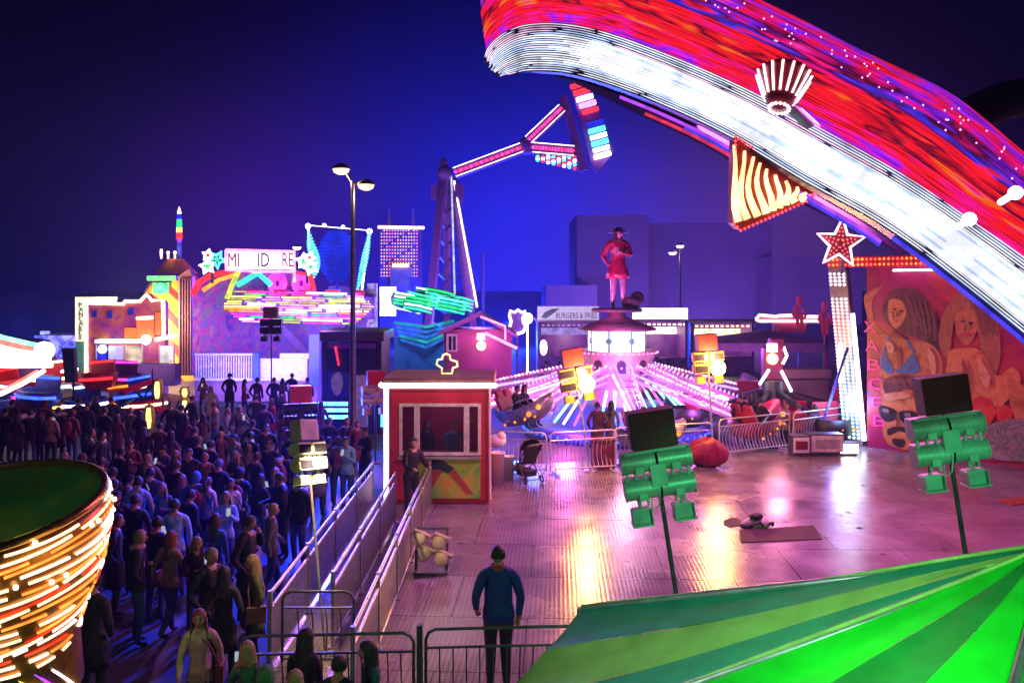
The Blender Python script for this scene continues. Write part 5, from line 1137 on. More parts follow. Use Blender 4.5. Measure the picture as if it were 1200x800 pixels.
# ================================================================ blue fan ride and cyan lit horns behind
Y = 58.0
bf = thing('fan_ride', 'ride with cyan lit horns and a dim blue lit centre behind the swirl-painted ride', 'ride', (P(397, 0, Y).x, Y, 0))
b = MB(); px_box(b, 385, 335, 412, 440, Y+.8, 1.0); part('tower', b, mat('navy tower', (.01, .02, .12), .5), bf)
b = MB()
for i in range(17):
    y = 272+4*i; w = 22*math.sin(math.pi*min(1, (i+2)/17.0))**.6; b.tube([P(395-w, y+1.2, Y), P(395, y, Y-.8), P(395+w, y+1.2, Y)], .1, 5)
part('light_rows', b, led('deep blue rows', (.01, .04, 1), .9, .4, .5), bf)
hm_ = [led('horn cyan', (.12, .75, .9), 1.8), L_cool]
for s in (-1, 1):
    b = MB()
    for i in range(20):
        t = i/19; y = 272+t*66; x = (362+5*t+10*math.sin(t*4)*max(0, t-.2) if s < 0 else 433-14*t); w = (1+11*math.sin(math.pi*min(1, t*1.15))) if s < 0 else (1+6*math.sin(math.pi*t))
        b.tube([P(x-w*.35, y, Y-.3), P(x+w*.65, y+w*.12, Y-.5)], .09, 5)
    b.m = 1; b.ball(P(361 if s < 0 else 433, 265 if s < 0 else 271, Y), .2, 8, 5); part('light_horn', b, hm_, bf)
b = MB()
for x, y in ((361, 264), (380, 264), (402, 266), (433, 270)): b.ball(P(x, y, Y), .14, 8, 5)
b.tube([P(361, 264, Y), P(380, 265.5, Y), P(402, 267.5, Y), P(433, 270, Y)], .025, 4); b.tube([P(361, 264, Y), P(366, 340, Y)], .07, 5); b.tube([P(433, 270, Y), P(424, 340, Y)], .07, 5); part('bulb_string', b, L_cool, bf)
# ================================================================ tall lit tower block with antennas
Y = 84.0
tb = thing('lit_tower', 'tall tower front hung with rows of pink and golden bulbs', 'tower', (P(467, 0, Y).x, Y+2, 0))
b = MB(); px_box(b, 445, 266, 490, 395, Y, 4); part('wall', b, mat('dusky wall', (.16, .08, .2), .6, 0, .3, .3), tb)
b = MB()
for r_ in range(15):
    for c_ in range(14):
        if (c_*7+r_*3) % 11 == 0: continue
        b.m = 1 if c_ in (3, 4, 13) else 0; b.bulb(P(447+c_*3.2, 270+r_*3.8, Y-.1), .085)
part('bulb_rows', b, [led('gold bulbs', (1, .5, .35), 2.0), led('rose bulbs', (1, .2, .45), 2.2)], tb)
b = MB(); b.tube([P(443, 266, Y), P(497, 267, Y)], .16, 6); b.tube([P(460, 311, Y-.6), P(479, 311, Y-.6)], .18, 6); part('light_tube', b, L_warm, tb)
b = MB(); px_box(b, 457, 312, 482, 345, Y-.5, .4); part('lower_sign', b, paintmat('dim golden sign', [(.1, .05, .1), (.4, .25, .15), (.3, .15, .2)], .8, .5, .5), tb)
b = MB()
for x in (456, 484): b.tube([P(x, 266, Y+1), P(x, 246, Y+1)], [.16, .06], 6); b.tube([P(x-2, 258, Y+1), P(x+2, 258, Y+1)], .05, 4); b.ball(P(x, 245, Y+1), .1, 6, 4)
part('antenna', b, mat('mauve mast', (.3, .15, .35), .5), tb)
# ================================================================ pendulum ride on its A-frame
Y = 62.0
pr_ = thing('pendulum_ride', 'tall A-frame ride swinging a lit forked arm with a bank of seats', 'ride', (P(525, 0, Y).x, Y, 0))
lg = mat('violet frame', (.16, .06, .22), .45, .2)
b = MB(); b.beam(P(520, 196, Y), P(498, 430, Y-4), .5, .45); b.beam(P(524, 200, Y), P(524, 430, Y+3), .55, .5); b.beam(P(531, 210, Y), P(560, 430, Y-4), .5, .4)
for k in range(10):
    t = .1+k*.085; b.beam(lerp(P(520, 196, Y), P(498, 430, Y-4), t), lerp(P(524, 200, Y), P(524, 430, Y+3), t+.03), .15); b.beam(lerp(P(524, 200, Y), P(524, 430, Y+3), t), lerp(P(531, 210, Y), P(560, 430, Y-4), t+.02), .1)
part('leg', b, lg, pr_)
b = MB(); b.m = 1; b.tube([P(532, 212, Y-.6), P(559, 360, Y-3)], .09, 5); b.m = 0; b.tube([P(529, 206, Y-.6), P(533, 345, Y-2)], .07, 5); part('light_tube', b, [led('pale leg tube', (.6, .6, 1), 1.2), led('rose leg tube', (1, .7, .9), 2.4)], pr_)
b = MB(); b.ball(P(521, 203, Y-.8), .55, 12, 7); b.tube([P(520, 200, Y), P(519, 185, Y)], [.4, .15], 8); b.ball(P(522, 190, Y-.3), .16, 6, 4); px_box(b, 505, 217, 512, 234, Y-1, .3); px_box(b, 533, 216, 543, 236, Y-1, .4); part('hub', b, lg, pr_)
def lit_beam(a, c, w, mats, name='arm', rows=3, n=26):
    bo = MB(); bo.beam(a, c, w, w*.8); o = part(name, bo, lg, pr_)
    d = (c-a).normalized(); u = d.cross(Vector((0, 1, 0))).normalized(); lb = MB(); rr = random.Random(int(a.x*10))
    for k in range(rows):
        off = (k-(rows-1)/2)*w/rows; lb.m = k % len(mats) if k else 0
        if k in (0, rows-1): lb.m = 0; lb.beam(a+u*off+Vector((0, -w*.5, 0)), c+u*off+Vector((0, -w*.5, 0)), w*.22, .05)
        else:
            for q in range(n): lb.m = 1+(q % 2); lb.bulb(lerp(a, c, (q+.5)/n)+u*off+Vector((0, -w*.5, 0)), w*.16)
    part('bulb_rows', lb, mats, o)
am3 = [led('arm pearl', (1, .78, .88), 3.2), L_mag, L_red]
lit_beam(P(533, 203, Y-1), P(611, 174, Y-1), .95, am3); lit_beam(P(619, 165, Y-1), P(658, 128, Y-1), .9, am3); lit_beam(P(624, 174, Y-1), P(672, 178, Y-1), 1.0, am3)
b = MB(); b.ball(P(617, 171, Y-1), .65, 12, 8); b.prism([P(x, y, Y-1.2) for x, y in ((655, 112), (664, 112), (690, 198), (680, 200))], (0, 1, 0), .5); part('yoke', b, purple, pr_)
b = MB(); b.prism([P(x, y, Y-.9) for x, y in ((626, 182), (676, 181), (684, 202), (632, 188))], (0, 1, 0), .4); pn = part('fin', b, purple, pr_)
b = MB()
for i in range(4):
    for j in range(8): b.m = (i+j) % 3; p = P(630+j*6.2, 184+i*(1.2+j*.45), Y-1.05); b.ball(p, .14, 6, 4)
part('bulb_rows', b, [L_cyan, L_red, L_white], pn)
for k in range(12):
    t = k/11; cxk, cyk = lerp(678, 706, t)+4*math.sin(math.pi*t), lerp(100, 182, t); w = 9.5; sl = -.28
    if k in (5,): continue
    m_ = (L_red, L_red, L_white, L_pink, L_red, L_red, L_dblue, L_cyan, led('mint seat', (.55, 1, .9), 3), L_cyan, led('mint seat', (.55, 1, .9), 3), L_white)[k]
    b = MB(); b.beam(P(cxk-w, cyk+2.6, Y-1.4), P(cxk+w, cyk-2.6, Y-1.4), .5 if k % 2 else .3, .3); part('seat_lamp', b, m_, pr_)
b = MB(); b.prism([P(x, y, Y-1.0) for x, y in ((668, 97), (686, 92), (720, 178), (700, 202), (692, 190))], (0, 1, 0), .9); part('seat_bank', b, purple, pr_)
# ================================================================ teal whirl ride, small pink cabin, LED frame
Y = 42.0
tw_ = thing('teal_ride', 'low spinning ride with teal and green lit cars right of the kiosk', 'ride', (P(500, 0, Y).x, Y, 0))
b = MB(Matrix.Translation((P(500, 0, Y).x, Y, 0))); b.lathe([(2.2, 0), (2.2, .6), (.5, .8), (.4, 3.6), (.001, 3.7)], 28); part('base', b, mat('blue base', (.03, .08, .35), .4, 0, .4, 1), tw_)
rr = random.Random(11); tl4 = [L_teal, L_cyan, L_green, led('pale mint', (.6, 1, .85), 2.2), L_warm]
for i in range(9):
    x = 472+8*i+rr.uniform(-2, 2); y = 352+6*math.sin(i*1.1); c = P(x, y, Y+rr.uniform(-1.6, 1.6)); M = Matrix.Translation(c) @ Euler((0, R(12), R(rr.uniform(-40, 40)))).to_matrix().to_4x4()
    b = MB(M); b.lathe([(.001, -.4), (.5, -.3), (.62, .05), (.5, .35), (.001, .4)], 14); co_ = part('car', b, mat('teal car', (.02, .3, .25), .4), tw_)
    b = MB(M)
    for k in range(4): b.m = rr.choice((0, 0, 1, 2, 3)); b.tube([(-.7, -.45, -.25+.17*k), (0, -.66, -.22+.17*k), (.7, -.4, -.25+.17*k)], .05, 5)
    part('car_lamp', b, tl4, co_)
b = MB()
for k in range(5): b.m = (0, 1, 1, 0, 1)[k]; b.tube([P(462+k*2, 378+5*k, Y-2), P(500, 383+6*k, Y-2.4), P(532-3*k, 376+5*k, Y-2)], .07, 5)
part('rim_tube', b, [led('rim teal', (.02, .45, .5), .9), led('rim blue', (.03, .2, .8), .9)], tw_)
b = MB(); px_box(b, 462, 395, 545, 440, Y-1.8, .3); part('front_panel', b, paintmat('blue panel', [(.03, .06, .35), (.05, .15, .5), (.02, .3, .4)], .8, 1), tw_)
light('pendulum_wash', 'POINT', P(560, 330, 54), (.5, .2, 1), 2500, size=.5)  # violet light added near the pendulum legs to lift them
light('teal_glow', 'POINT', P(500, 372, Y-4), (.05, .6, 1), 260, size=.4)
Y = 38.0
pc = thing('pink_cabin', 'small magenta cabin with pitched roof and white window behind the booth', 'cabin', (P(548, 0, Y).x, Y, 0))
b = MB(); px_box(b, 520, 386, 600, 475, Y, 2.4); wl = part('wall', b, mat('magenta cabin wall', (.3, .04, .2), .5, 0, .3, 1), pc)
b = MB(); b.prism([P(514, 388, Y-.3), P(562, 366, Y-.3), P(606, 392, Y-.3), P(606, 396, Y-.3), P(562, 371, Y-.3), P(514, 393, Y-.3)], (0, 1, 0), 3); part('roof', b, mat('lilac roof', (.35, .12, .4), .5), pc)
b = MB(); px_box(b, 523, 391, 536, 412, Y-.08, .08); fo = part('window', b, mat('white frame', (.6, .5, .6), .4), wl); b = MB(); px_box(b, 526, 394, 529, 410, Y-.1, .02); px_box(b, 531, 394, 534, 410, Y-.1, .02); part('pane', b, glass, fo)
b = MB(); px_box(b, 559, 391, 568, 398, Y-.6, .3); part('lamp', b, led('rose box lamp', (1, .4, .75), 10), pc); b = MB(); b.ball(P(564, 405, Y-.6), .2, 10, 6); part('lamp', b, led('amber ball lamp', (1, .55, .25), 16), pc)
b = MB(); outline(b, [(563, 371), (592, 382), (592, 398)], Y-.6, .05); outline(b, [(568, 390), (606, 408)], Y-.8, .07); part('neon_trim', b, L_pink, pc, split=True)
light('cabin_glow', 'POINT', P(564, 404, Y-1.6), (.9, .25, .7), 90, size=.25)
Y = 46.0
fr_ = thing('neon_sign', 'square white lit zigzag frame left of the burger stall', 'sign', (P(606, 0, Y).x, Y, 0))
zz = [(598, 364), (603, 366), (607, 363), (611, 366), (615, 364), (615, 371), (613, 377), (616, 383), (613, 389), (607, 391), (602, 389), (598, 391), (597, 384), (599, 377), (597, 370)]
b = MB(); b.tube([P(x, y, Y) for x, y in zz], .09, 6, closed=True); part('neon_tube', b, led('lilac neon', (.85, .75, 1), 3), fr_)
b = MB(); px_box(b, 599, 365, 614, 390, Y+.1, .15); b.beam(P(606, 390, Y+.2), P(606, 456, Y+.2), .15); part('board', b, purple, fr_)
b = MB(); b.ball(P(618, 373, Y-.2), .3, 10, 6); b.beam(P(618, 373, Y), P(618, 457, Y), .08); single('post_lamp', b, led('white ball', (.85, .8, 1), 9), 'bright white lamp between the lit frame and the burger sign', 'lamp')
# ================================================================ food stalls
def stall(x0, x1, ytop, ysign, ybot, Y, lb, cat, signm, words=None, wcol=None, lit=L_warm, wallm=None):
    t = thing('food_stall', lb, cat, (P((x0+x1)/2, 0, Y).x, Y, 0)); b = MB()
    px_box(b, x0, ysign, x0+3, ybot, Y, 3); px_box(b, x1-3, ysign, x1, ybot, Y, 3); px_box(b, x0+3, ysign, x1-3, ybot, Y+2.9, .1); px_box(b, x0+3, lerp(ysign, ybot, .58), x1-3, ybot, Y, .15); part('wall', b, wallm or purple, t)
    b = MB(); px_box(b, x0-2, ysign-2, x1+2, ysign, Y-.5, 3.6); part('awning', b, mat('pale awning', (.5, .45, .55), .5), t)
    b = MB(); px_box(b, x0, ytop, x1, ysign-2, Y-.3, .3); s = part('sign', b, signm, t)
    if words:
        p = P(lerp(x0, x1, .3), ysign-4.2, Y-.33); text(words, .44, wcol, s, p, (1, 0, 0), (0, 0, 1), .015, 'lettering', (x1-x0)*.66*Y/F)
    b = MB(); k = int((x1-x0)/6)
    for i in range(k): px_box(b, x0+5+i*6, ysign+3, x0+8.2+i*6, ysign+5, Y+.3, .1)
    px_box(b, x0+4, ysign+7, x1-4, ysign+15, Y+2.75, .1); part('ceiling_lamp', b, lit, t, split=True); light('stall_lamp', 'POINT', P((x0+x1)/2, lerp(ysign, ybot, .3), Y+1.2), (1, .65, .55), 120, size=.3); return t, s
stw = mat('lilac sign board', (.55, .5, .62), .5, emit=(.8, .7, 1), es=.55)
t, s = stall(630, 702, 359, 377, 446, 48, 'burger and fries stall with a long pale lettered sign', 'food stall', stw, 'BURGERS & FRIES', mat('berry lettering', (.28, .02, .2), .5), led('dim violet', (.5, .35, 1), .7))
b = MB(); b.prism([P(634, 372, 47.68), P(638, 366, 47.68), P(646, 362, 47.68), P(656, 361, 47.68), P(650, 366, 47.68), P(640, 373, 47.68)], (0, -1, 0), .03); part('sign_picture', b, mat('sage shape', (.25, .3, .28), .6), s)
stall(742, 806, 361, 376, 450, 52, 'brightly lit stall with a glowing white fascia right of the statue', 'food stall', led('fascia', (1, .85, .85), 2.4, .3), None, None, led('stall light', (1, .75, .55), 3.2, .5))
stall(810, 884, 374, 378, 446, 54, 'warm lit low stall left of the gazebo tent', 'food stall', mat('dusk fascia', (.2, .1, .25), .6), None, None, led('stall amber', (1, .6, .35), 2.6, .5))
t = thing('oval_sign', 'small oval white lit sign right of the lit frame', 'sign', (P(637, 0, 44).x, 44, 0)); c = P(637, 407, 44); b = MB(Matrix.Translation(c)); b.tube([(.14*math.cos(q*.5236), -.03, .36*math.sin(q*.5236)) for q in range(12)], .05, 5, closed=True); b.tube([(0, -.03, -.2), (0, -.03, .2)], .04, 5); part('neon_tube', b, L_white, t); b = MB(Matrix.Translation(c)); b.box((0, .04, 0), (.3, .06, .74)); b.beam((0, .1, -.3), (0, .1, -c.z), .07); part('board', b, purple, t)
# gazebo tents
def gazebo(x0, x1, yap, yeave, ybot, Y, lb, m):
    t = thing('gazebo', lb, 'gazebo', (P((x0+x1)/2, 0, Y).x, Y, 0), 'gazebos'); d = (x1-x0)*Y/F*.7; a = P((x0+x1)/2-2, yap, Y+d/2)
    p = [P(x0, yeave, Y), P(x1, yeave, Y)]; p += [p[1]+Vector((0, d, 0)), p[0]+Vector((0, d, 0))]; v = [q+Vector((0, 0, -(yeave and (10)*Y/F))) for q in p]
    b = MB(); b.add(p+[a]+v, [(0, 1, 4), (1, 2, 4), (2, 3, 4), (3, 0, 4)]+[(i, (i+1) % 4, 5+(i+1) % 4, 5+i) for i in range(4)]); part('canopy', b, m, t)
    b = MB()
    for q in p: b.beam(q+Vector((0, 0, -.05)), (q.x, q.y, 0), .07)
    part('pole', b, steel, t, split=True)
gazebo(838, 966, 386, 402, 470, 42, 'large grey-mauve gazebo behind the dark arm ride', mat('mauve canvas', (.2, .1, .22), .7, 0, .25, 1.5))
b = MB(); px_box(b, 903, 433, 975, 444, 41, 1.0); px_box(b, 906, 444, 972, 490, 41.2, .6); single('counter_stall', b, mat('sand counter', (.4, .28, .16), .6, 0, .25, 1), 'sand coloured counter under the gazebo right of the glowing mast', 'counter', bevel=.05)
# long sign with two red nutcracker-shaped figures
Y = 46.0
ls = thing('lit_fascia', 'long warm lit sign on posts with two red figures above the gazebo', 'sign', (P(930, 0, Y).x, Y, 0))
b = MB(); outline(b, [(886, 374), (890, 369), (910, 371), (912, 370), (936, 369), (938, 371), (962, 371), (968, 376), (936, 376), (890, 376), (886, 374)], Y, .09); part('neon_tube', b, led('peach neon', (1, .6, .45), 3.5), ls)
b = MB(); px_box(b, 888, 370, 966, 376, Y+.12, .2); b.beam(P(908, 376, Y+.2), P(908, 456, Y+.2), .2); b.beam(P(968, 376, Y+.2), P(968, 456, Y+.2), .2); px_box(b, 912, 378, 945, 390, Y+.15, .2); part('board', b, mat('magenta board', (.5, .06, .25), .5), ls)
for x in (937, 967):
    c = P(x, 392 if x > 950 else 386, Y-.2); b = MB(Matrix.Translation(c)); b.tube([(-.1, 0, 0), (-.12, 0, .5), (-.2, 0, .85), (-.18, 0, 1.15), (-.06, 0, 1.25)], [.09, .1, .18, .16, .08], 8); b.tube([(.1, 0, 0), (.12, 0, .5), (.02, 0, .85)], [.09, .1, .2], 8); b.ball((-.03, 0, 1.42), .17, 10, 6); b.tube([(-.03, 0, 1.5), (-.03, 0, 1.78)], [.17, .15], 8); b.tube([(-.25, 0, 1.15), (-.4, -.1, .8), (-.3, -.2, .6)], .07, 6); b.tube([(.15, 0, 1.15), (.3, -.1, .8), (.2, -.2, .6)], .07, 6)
    part('painted_figure', b, mat('red figure', (.5, .03, .1), .4, emit=(1, .05, .15), es=.12), ls)  # figures carry a faint added glow besides their paint
# ================================================================ far hazy blocks of flats
for x0, x1, y0, Yf, lb, cv in ((676, 760, 252, 120, 'tall faint block of flats behind the statue', .09), (760, 905, 262, 126, 'wide faint building behind the right street lamp', .12), (905, 1010, 300, 118, 'lower faint building behind the red lit column', .12), (640, 700, 334, 110, 'low faint building behind the burger stall', .1)):
    b = MB(); px_box(b, x0, y0, x1, 380, Yf, 16); single('far_block', b, mat('far wall', (cv*2.6, cv*2, cv*2.6), .8, 0, .25, .08), lb, 'building', 'buildings beyond the fair')
b = MB(); b.tube([P(566, 296, 110), P(566, 400, 110)], [.25, .3], 6); b.tube([P(564, 300, 110), P(568, 300, 110)], .1, 4); single('flag_pole', b, mat('faint pole', (.3, .25, .4), .6), 'thin pale pole right of the pendulum ride legs', 'pole')
# ================================================================ people
skinm = mat('skin', (.42, .22, .15), .5, 0, .08, 9)
topm = mat('coat cloth', (1, 1, 1), .75, 0, .22, 9, .6, 16, objcol=True)
hairm = mat('hair', (1, 1, 1), .5, 0, .3, 22, .4, 70, objcol=True)
jeans = mat('blue jeans', (.05, .08, .2), .75, 0, .25, 8, .2, 60); trous = mat('black trousers', (.02, .02, .024), .7, 0, .25, 8); shoe = mat('shoe', (.03, .026, .026), .5); eyem = mat('eye', (.02, .015, .015), .3); lipm = mat('lip', (.35, .1, .09), .5); pale = mat('scarf cloth', (.6, .02, .04), .8)
phonem = mat('phone', (.02, .02, .025), .2)
def skel(pose):
    """joints of a standing adult 1.75 m tall, facing -y; returns points, radii, tags, edges"""
    V = []; E = []; Rr = []; T = []
    def j(p, r, tag, parent=None):
        V.append(Vector(p)); Rr.append(r if isinstance(r, tuple) else (r, r)); T.append(tag)
        if parent is not None: E.append((parent, len(V)-1))
        return len(V)-1
    w = pose.get('w', 1.0); sit = pose.get('sit', False); lean = pose.get('lean', 0.0); hz = .92
    bk = pose.get('bulk', 1.0); pel = j((0, .0, hz), (.155*w, .115*w), 'leg')
    hip = j((0, -.0-lean*.1, hz+.1), (.15*w*bk, .115*w*bk), 'top', pel)
    wai = j((0, -lean*.3, hz+.24), (.145*w*bk, .11*w*bk), 'top', hip); ch = j((0, -lean*.65, hz+.42), (.17*w, .12*w), 'top', wai)
    sh = j((0, -lean*.9+.01, hz+.55), (.1*w, .085*w), 'top', ch); nk = j((0, -lean-.005, hz+.62), (.055, .055), 'skin', sh); j((0, -lean-.02, hz+.7), (.05, .05), 'skin', nk)
    for s in (-1, 1):
        L = pose.get('la' if s < 0 else 'ra', 'down')
        so = j((s*.175*w, -lean*.9+.01, hz+.505), .072*w, 'top', sh)
        el, wr, hd = {'down': ((.235, .03, .24), (.235, -.03, .0), (.225, -.05, -.075)), 'loose': ((.245, .05, .25), (.225, .0, .01), (.215, -.03, -.07)), 'bent': ((.25, .06, .26), (.24, -.1, .06), (.225, -.15, .0)), 'pocket': ((.285, .08, .24), (.225, -.05, .07), (.19, -.085, .02)),
                      'phone': ((.25, -.08, .26), (.14, -.3, .43), (.1, -.34, .5)), 'fold': ((.25, -.06, .25), (.03, -.19, .3), (-.06, -.2, .33)),
                      'fwd': ((.24, -.12, .27), (.18, -.36, .24), (.16, -.44, .23)), 'swing': ((.25, .14, .26), (.25, .1, .02), (.24, .08, -.05)), 'swf': ((.24, -.1, .25), (.22, -.26, .08), (.21, -.31, .02)),
                      'up': ((.3, -.1, .62), (.24, -.2, .86), (.22, -.22, .95)), 'ear': ((.29, -.1, .3), (.16, -.12, .55), (.12, -.1, .64))}[L]
        f = lambda q, k: (s*q[0]*w, q[1]-lean*k, q[2]+hz)
        e_ = j(f(el, .8), .054*w, 'top', so); w_ = j(f(wr, .8), .044, 'top', e_); h0 = j(f(lerp(Vector(wr), Vector(hd), .45), .8), (.03, .026), 'top' if L == 'pocket' else 'skin', w_); h_ = j(f(hd, .8), (.036, .026), 'top' if L == 'pocket' else 'skin', h0)
        d = (V[h_]-V[w_]).normalized(); sd = d.cross(Vector((0, 1, .3))).normalized(); nrm_ = sd.cross(d)
        if pose.get('fingers'):
            for q in range(4):
                o = V[h_]+sd*(-.026+.0175*q); ln = (.045, .055, .05, .04)[q]; a = j(o+d*.03, .0105, 'skin', h_); j(o+d*(.03+ln)+nrm_*.02, .009, 'skin', a)
            a = j(V[h0]+sd*-.04+d*.01, .0115, 'skin', h0); j(V[h0]+sd*-.055+d*.045, .0095, 'skin', a)
        if sit: kn = (s*.12, -.46, hz+.02); an = (s*.12, -.5, hz-.42)
        elif pose.get('walk'): kn = (s*.1, -.12 if s > 0 else .03, .5); an = (s*.1, -.16 if s > 0 else .34, .08 if s > 0 else .16)
        else: kn = (s*.11*pose.get('st', 1), -.03, .5); an = (s*.12*pose.get('st', 1), .02, .085)
        hp = j((s*.09*w, 0, hz-.06), .1*w, 'leg', pel); k = j(kn, .066*w, 'leg', hp); m_ = j(lerp(Vector(kn), Vector(an), .35), .062*w, 'leg', k); a = j(an, .05, 'leg', m_)
        t0 = j(Vector(an)+Vector((s*.01, -.07, -.045)), (.042, .036), 'shoe', a); j(Vector(an)+Vector((s*.025, -.155, -.055)), (.038, .028), 'shoe', t0)
    if pose.get('skirt'): pass
    return V, Rr, T, E
def person_proto(name, pose, hair, legm):
    V, Rr, T, E = skel(pose)
    me = bpy.data.meshes.new(name); me.from_pydata([tuple(v) for v in V], E, []); o = bpy.data.objects.new(name, me); COL.objects.link(o)
    sm_ = o.modifiers.new('skin', 'SKIN'); sm_.use_smooth_shade = True
    for i, r in enumerate(Rr): me.skin_vertices[0].data[i].radius = r
    me.skin_vertices[0].data[0].use_root = True
    sb = o.modifiers.new('sub', 'SUBSURF'); sb.levels = 2; sb.render_levels = 2
    dg = bpy.context.evaluated_depsgraph_get(); nm = bpy.data.meshes.new_from_object(o.evaluated_get(dg)); bpy.data.objects.remove(o)
    nm.name = name; nm.materials.clear()
    for m in (topm, skinm, legm, shoe, eyem, lipm): nm.materials.append(m)
    idx = {'top': 0, 'skin': 1, 'leg': 2, 'shoe': 3}
    segs = [(V[a], V[b], T[b]) for a, b in E]
    hem = .92-.0+(-.12 if pose.get('coat') else -.0) if not pose.get('sit') else .9
    for p in nm.polygons:
        c = p.center; best = None
        for a, b_, t in segs:
            d = b_-a; k = max(0, min(1, (c-a).dot(d)/max(d.length_squared, 1e-9))); dd = (c-a-d*k).length
            if best is None or dd < best[0]: best = (dd, t)
        t = best[1]
        if t == 'leg' and not pose.get('sit') and c.z > (.62 if pose.get('coat') else .86): t = 'top'
        p.material_index = idx[t]
    bm = bmesh.new(); bm.from_mesh(nm)
    # jacket fullness: hem stands off the trousers
    for v in bm.verts:
        x, y, z = v.co
        if .84 < z < 1.05 and not pose.get('sit') and abs(x) < .2: v.co.x *= 1.06; v.co.y *= 1.08
        if pose.get('coat') and .6 < z < .9 and abs(x) < .26: v.co.x *= 1.12; v.co.y = v.co.y*1.3
    # head: skull and jaw in one shaped surface
    lean = pose.get('lean', 0); hc = Vector((0, -lean-.035, 1.655)); tn = pose.get('turn', 0); nod = pose.get('nod', 0)
    Mh = Matrix.Translation(hc) @ Euler((R(nod), 0, R(tn))).to_matrix().to_4x4(); n, m = 18, 14; vs = []
    for i in range(m+1):
        th = math.pi*i/m; zz = math.cos(th)
        for q in range(n):
            a = 6.2832*q/n; x = math.sin(th)*math.cos(a)*.085; y = math.sin(th)*math.sin(a)*.098; z = zz*.118
            if zz < 0: jaw = 1+zz*.30; x *= jaw; y = y*(1+zz*.18)-.012*(-zz)
            vs.append(bm.verts.new(Mh @ Vector((x, y, z))))
    for i in range(m):
        for q in range(n):
            if i == 0 or i == m-1:
                pass
            try: f = bm.faces.new((vs[i*n+q], vs[(i+1)*n+q], vs[(i+1)*n+(q+1) % n], vs[i*n+(q+1) % n])); f.material_index = 1; f.smooth = True
            except ValueError: pass
    def blob(c, r, sc, mi):
        k = len(bm.verts); vv = []
        for i in range(5):
            th = math.pi*i/4
            for q in range(6): vv.append(bm.verts.new(Mh @ (Vector(c)+Vector((math.sin(th)*math.cos(q*1.0472)*sc[0], math.sin(th)*math.sin(q*1.0472)*sc[1], math.cos(th)*sc[2]))*r)))
        for i in range(4):
            for q in range(6): f = bm.faces.new((vv[i*6+q], vv[(i+1)*6+q], vv[(i+1)*6+(q+1) % 6], vv[i*6+(q+1) % 6])); f.material_index = mi; f.smooth = True
    blob((0, -.102, -.018), .02, (.75, .95, 1.5), 1)
    for s in (-1, 1): blob((s*.031, -.088, .012), .011, (1.2, .6, .7), 4); blob((s*.031, -.09, .032), .014, (1.3, .4, .35), 4); blob((s*.08, .005, -.005), .026, (.35, .7, 1.1), 1)
    blob((0, -.09, -.06), .017, (1.4, .5, .4), 5)
    bmesh.ops.remove_doubles(bm, verts=vs, dist=1e-5); bmesh.ops.recalc_face_normals(bm, faces=bm.faces); bm.to_mesh(nm); bm.free()
    b = bpy.data.objects.new(name, nm); COL.objects.link(b); b['_hair'] = 1
    del b['_hair']
    # hair, cap and extras
    h = MB(Mh)
    def shell(grow, zcut_f, zcut_b, mx=1.0):
        k = 18; q2 = 9; vs2 = []
        for i in range(q2+1):
            for q in range(k):
                a = 6.2832*q/k; fr = max(0, -math.sin(a)); end = lerp(zcut_b, zcut_f, fr**.7); th = end*i/q2
                rr_ = 1+.03*math.sin(5*a+3*th)
                vs2.append((math.sin(th)*math.cos(a)*.085*grow*rr_*mx, math.sin(th)*math.sin(a)*.098*grow*rr_, math.cos(th)*.118*(1+(grow-1)*.6)+.002))
        h.add(vs2, [(i*k+q, (i+1)*k+q, (i+1)*k+(q+1) % k, i*k+(q+1) % k) for i in range(q2) for q in range(k)], True)
    if hair in ('short', 'beanie', 'cap', 'hood'): shell(1.1 if hair != 'hood' else 1.28, R(58), R(104) if hair != 'hood' else R(140))
    if hair == 'cap': h.prism([(-.07, -.08, .05), (.07, -.08, .05), (.06, -.19, .035), (0, -.21, .035), (-.06, -.19, .035)], (0, 0, 1), .012)
    if hair == 'beanie': h.lathe([(.093, .035), (.1, .06), (.095, .02), (.09, .03)], 16)
    if hair == 'bun': shell(1.1, R(55), R(108)); h.ball((0, .09, .09), .05, 10, 6)
    if hair == 'tail': shell(1.1, R(55), R(108)); h.tube([(0, .1, .06), (0, .16, .02), (0, .15, -.12), (0, .12, -.24)], [.025, .04, .035, .012], 8)
    if hair in ('long', 'bob'):
        shell(1.13, R(56), R(115)); zb = -.34 if hair == 'long' else -.15; k = 13; lv = 6; vs2 = []
        for i in range(lv+1):
            t = i/lv
            for q in range(k):
                a = R(lerp(-28, 208, q/(k-1))); rx = lerp(.09, .125, t**.8); ry = lerp(.108, .12, t)*(1 if math.sin(a) > 0 else .9)
                vs2.append((math.cos(a)*rx*(1+.05*math.sin(q*2.1+t*4)), math.sin(a)*ry+.01+.02*t, lerp(.04, zb, t)+.02*math.sin(q*1.7)*t))
        o_ = len(vs2); vs2 += [(x*.86, y*.8-.004, z) for x, y, z in vs2]
        fs2 = [(i*k+q, (i+1)*k+q, (i+1)*k+q+1, i*k+q+1) for i in range(lv) for q in range(k-1)]
        fs2 += [tuple(o_+e for e in f[::-1]) for f in fs2]; fs2 += [(lv*k+q, lv*k+q+1, o_+lv*k+q+1, o_+lv*k+q) for q in range(k-1)]+[(i*k+e, i*k+k+e, o_+i*k+k+e, o_+i*k+e) for i in range(lv) for e in (0, k-1)]
        h.add(vs2, fs2, True)
    ho = mesh_obj({'cap': 'cap', 'beanie': 'woolly_hat', 'hood': 'hood'}.get(hair, 'hair'), h, hairm if hair not in ('hood', 'beanie', 'cap') else topm); ho.parent = b
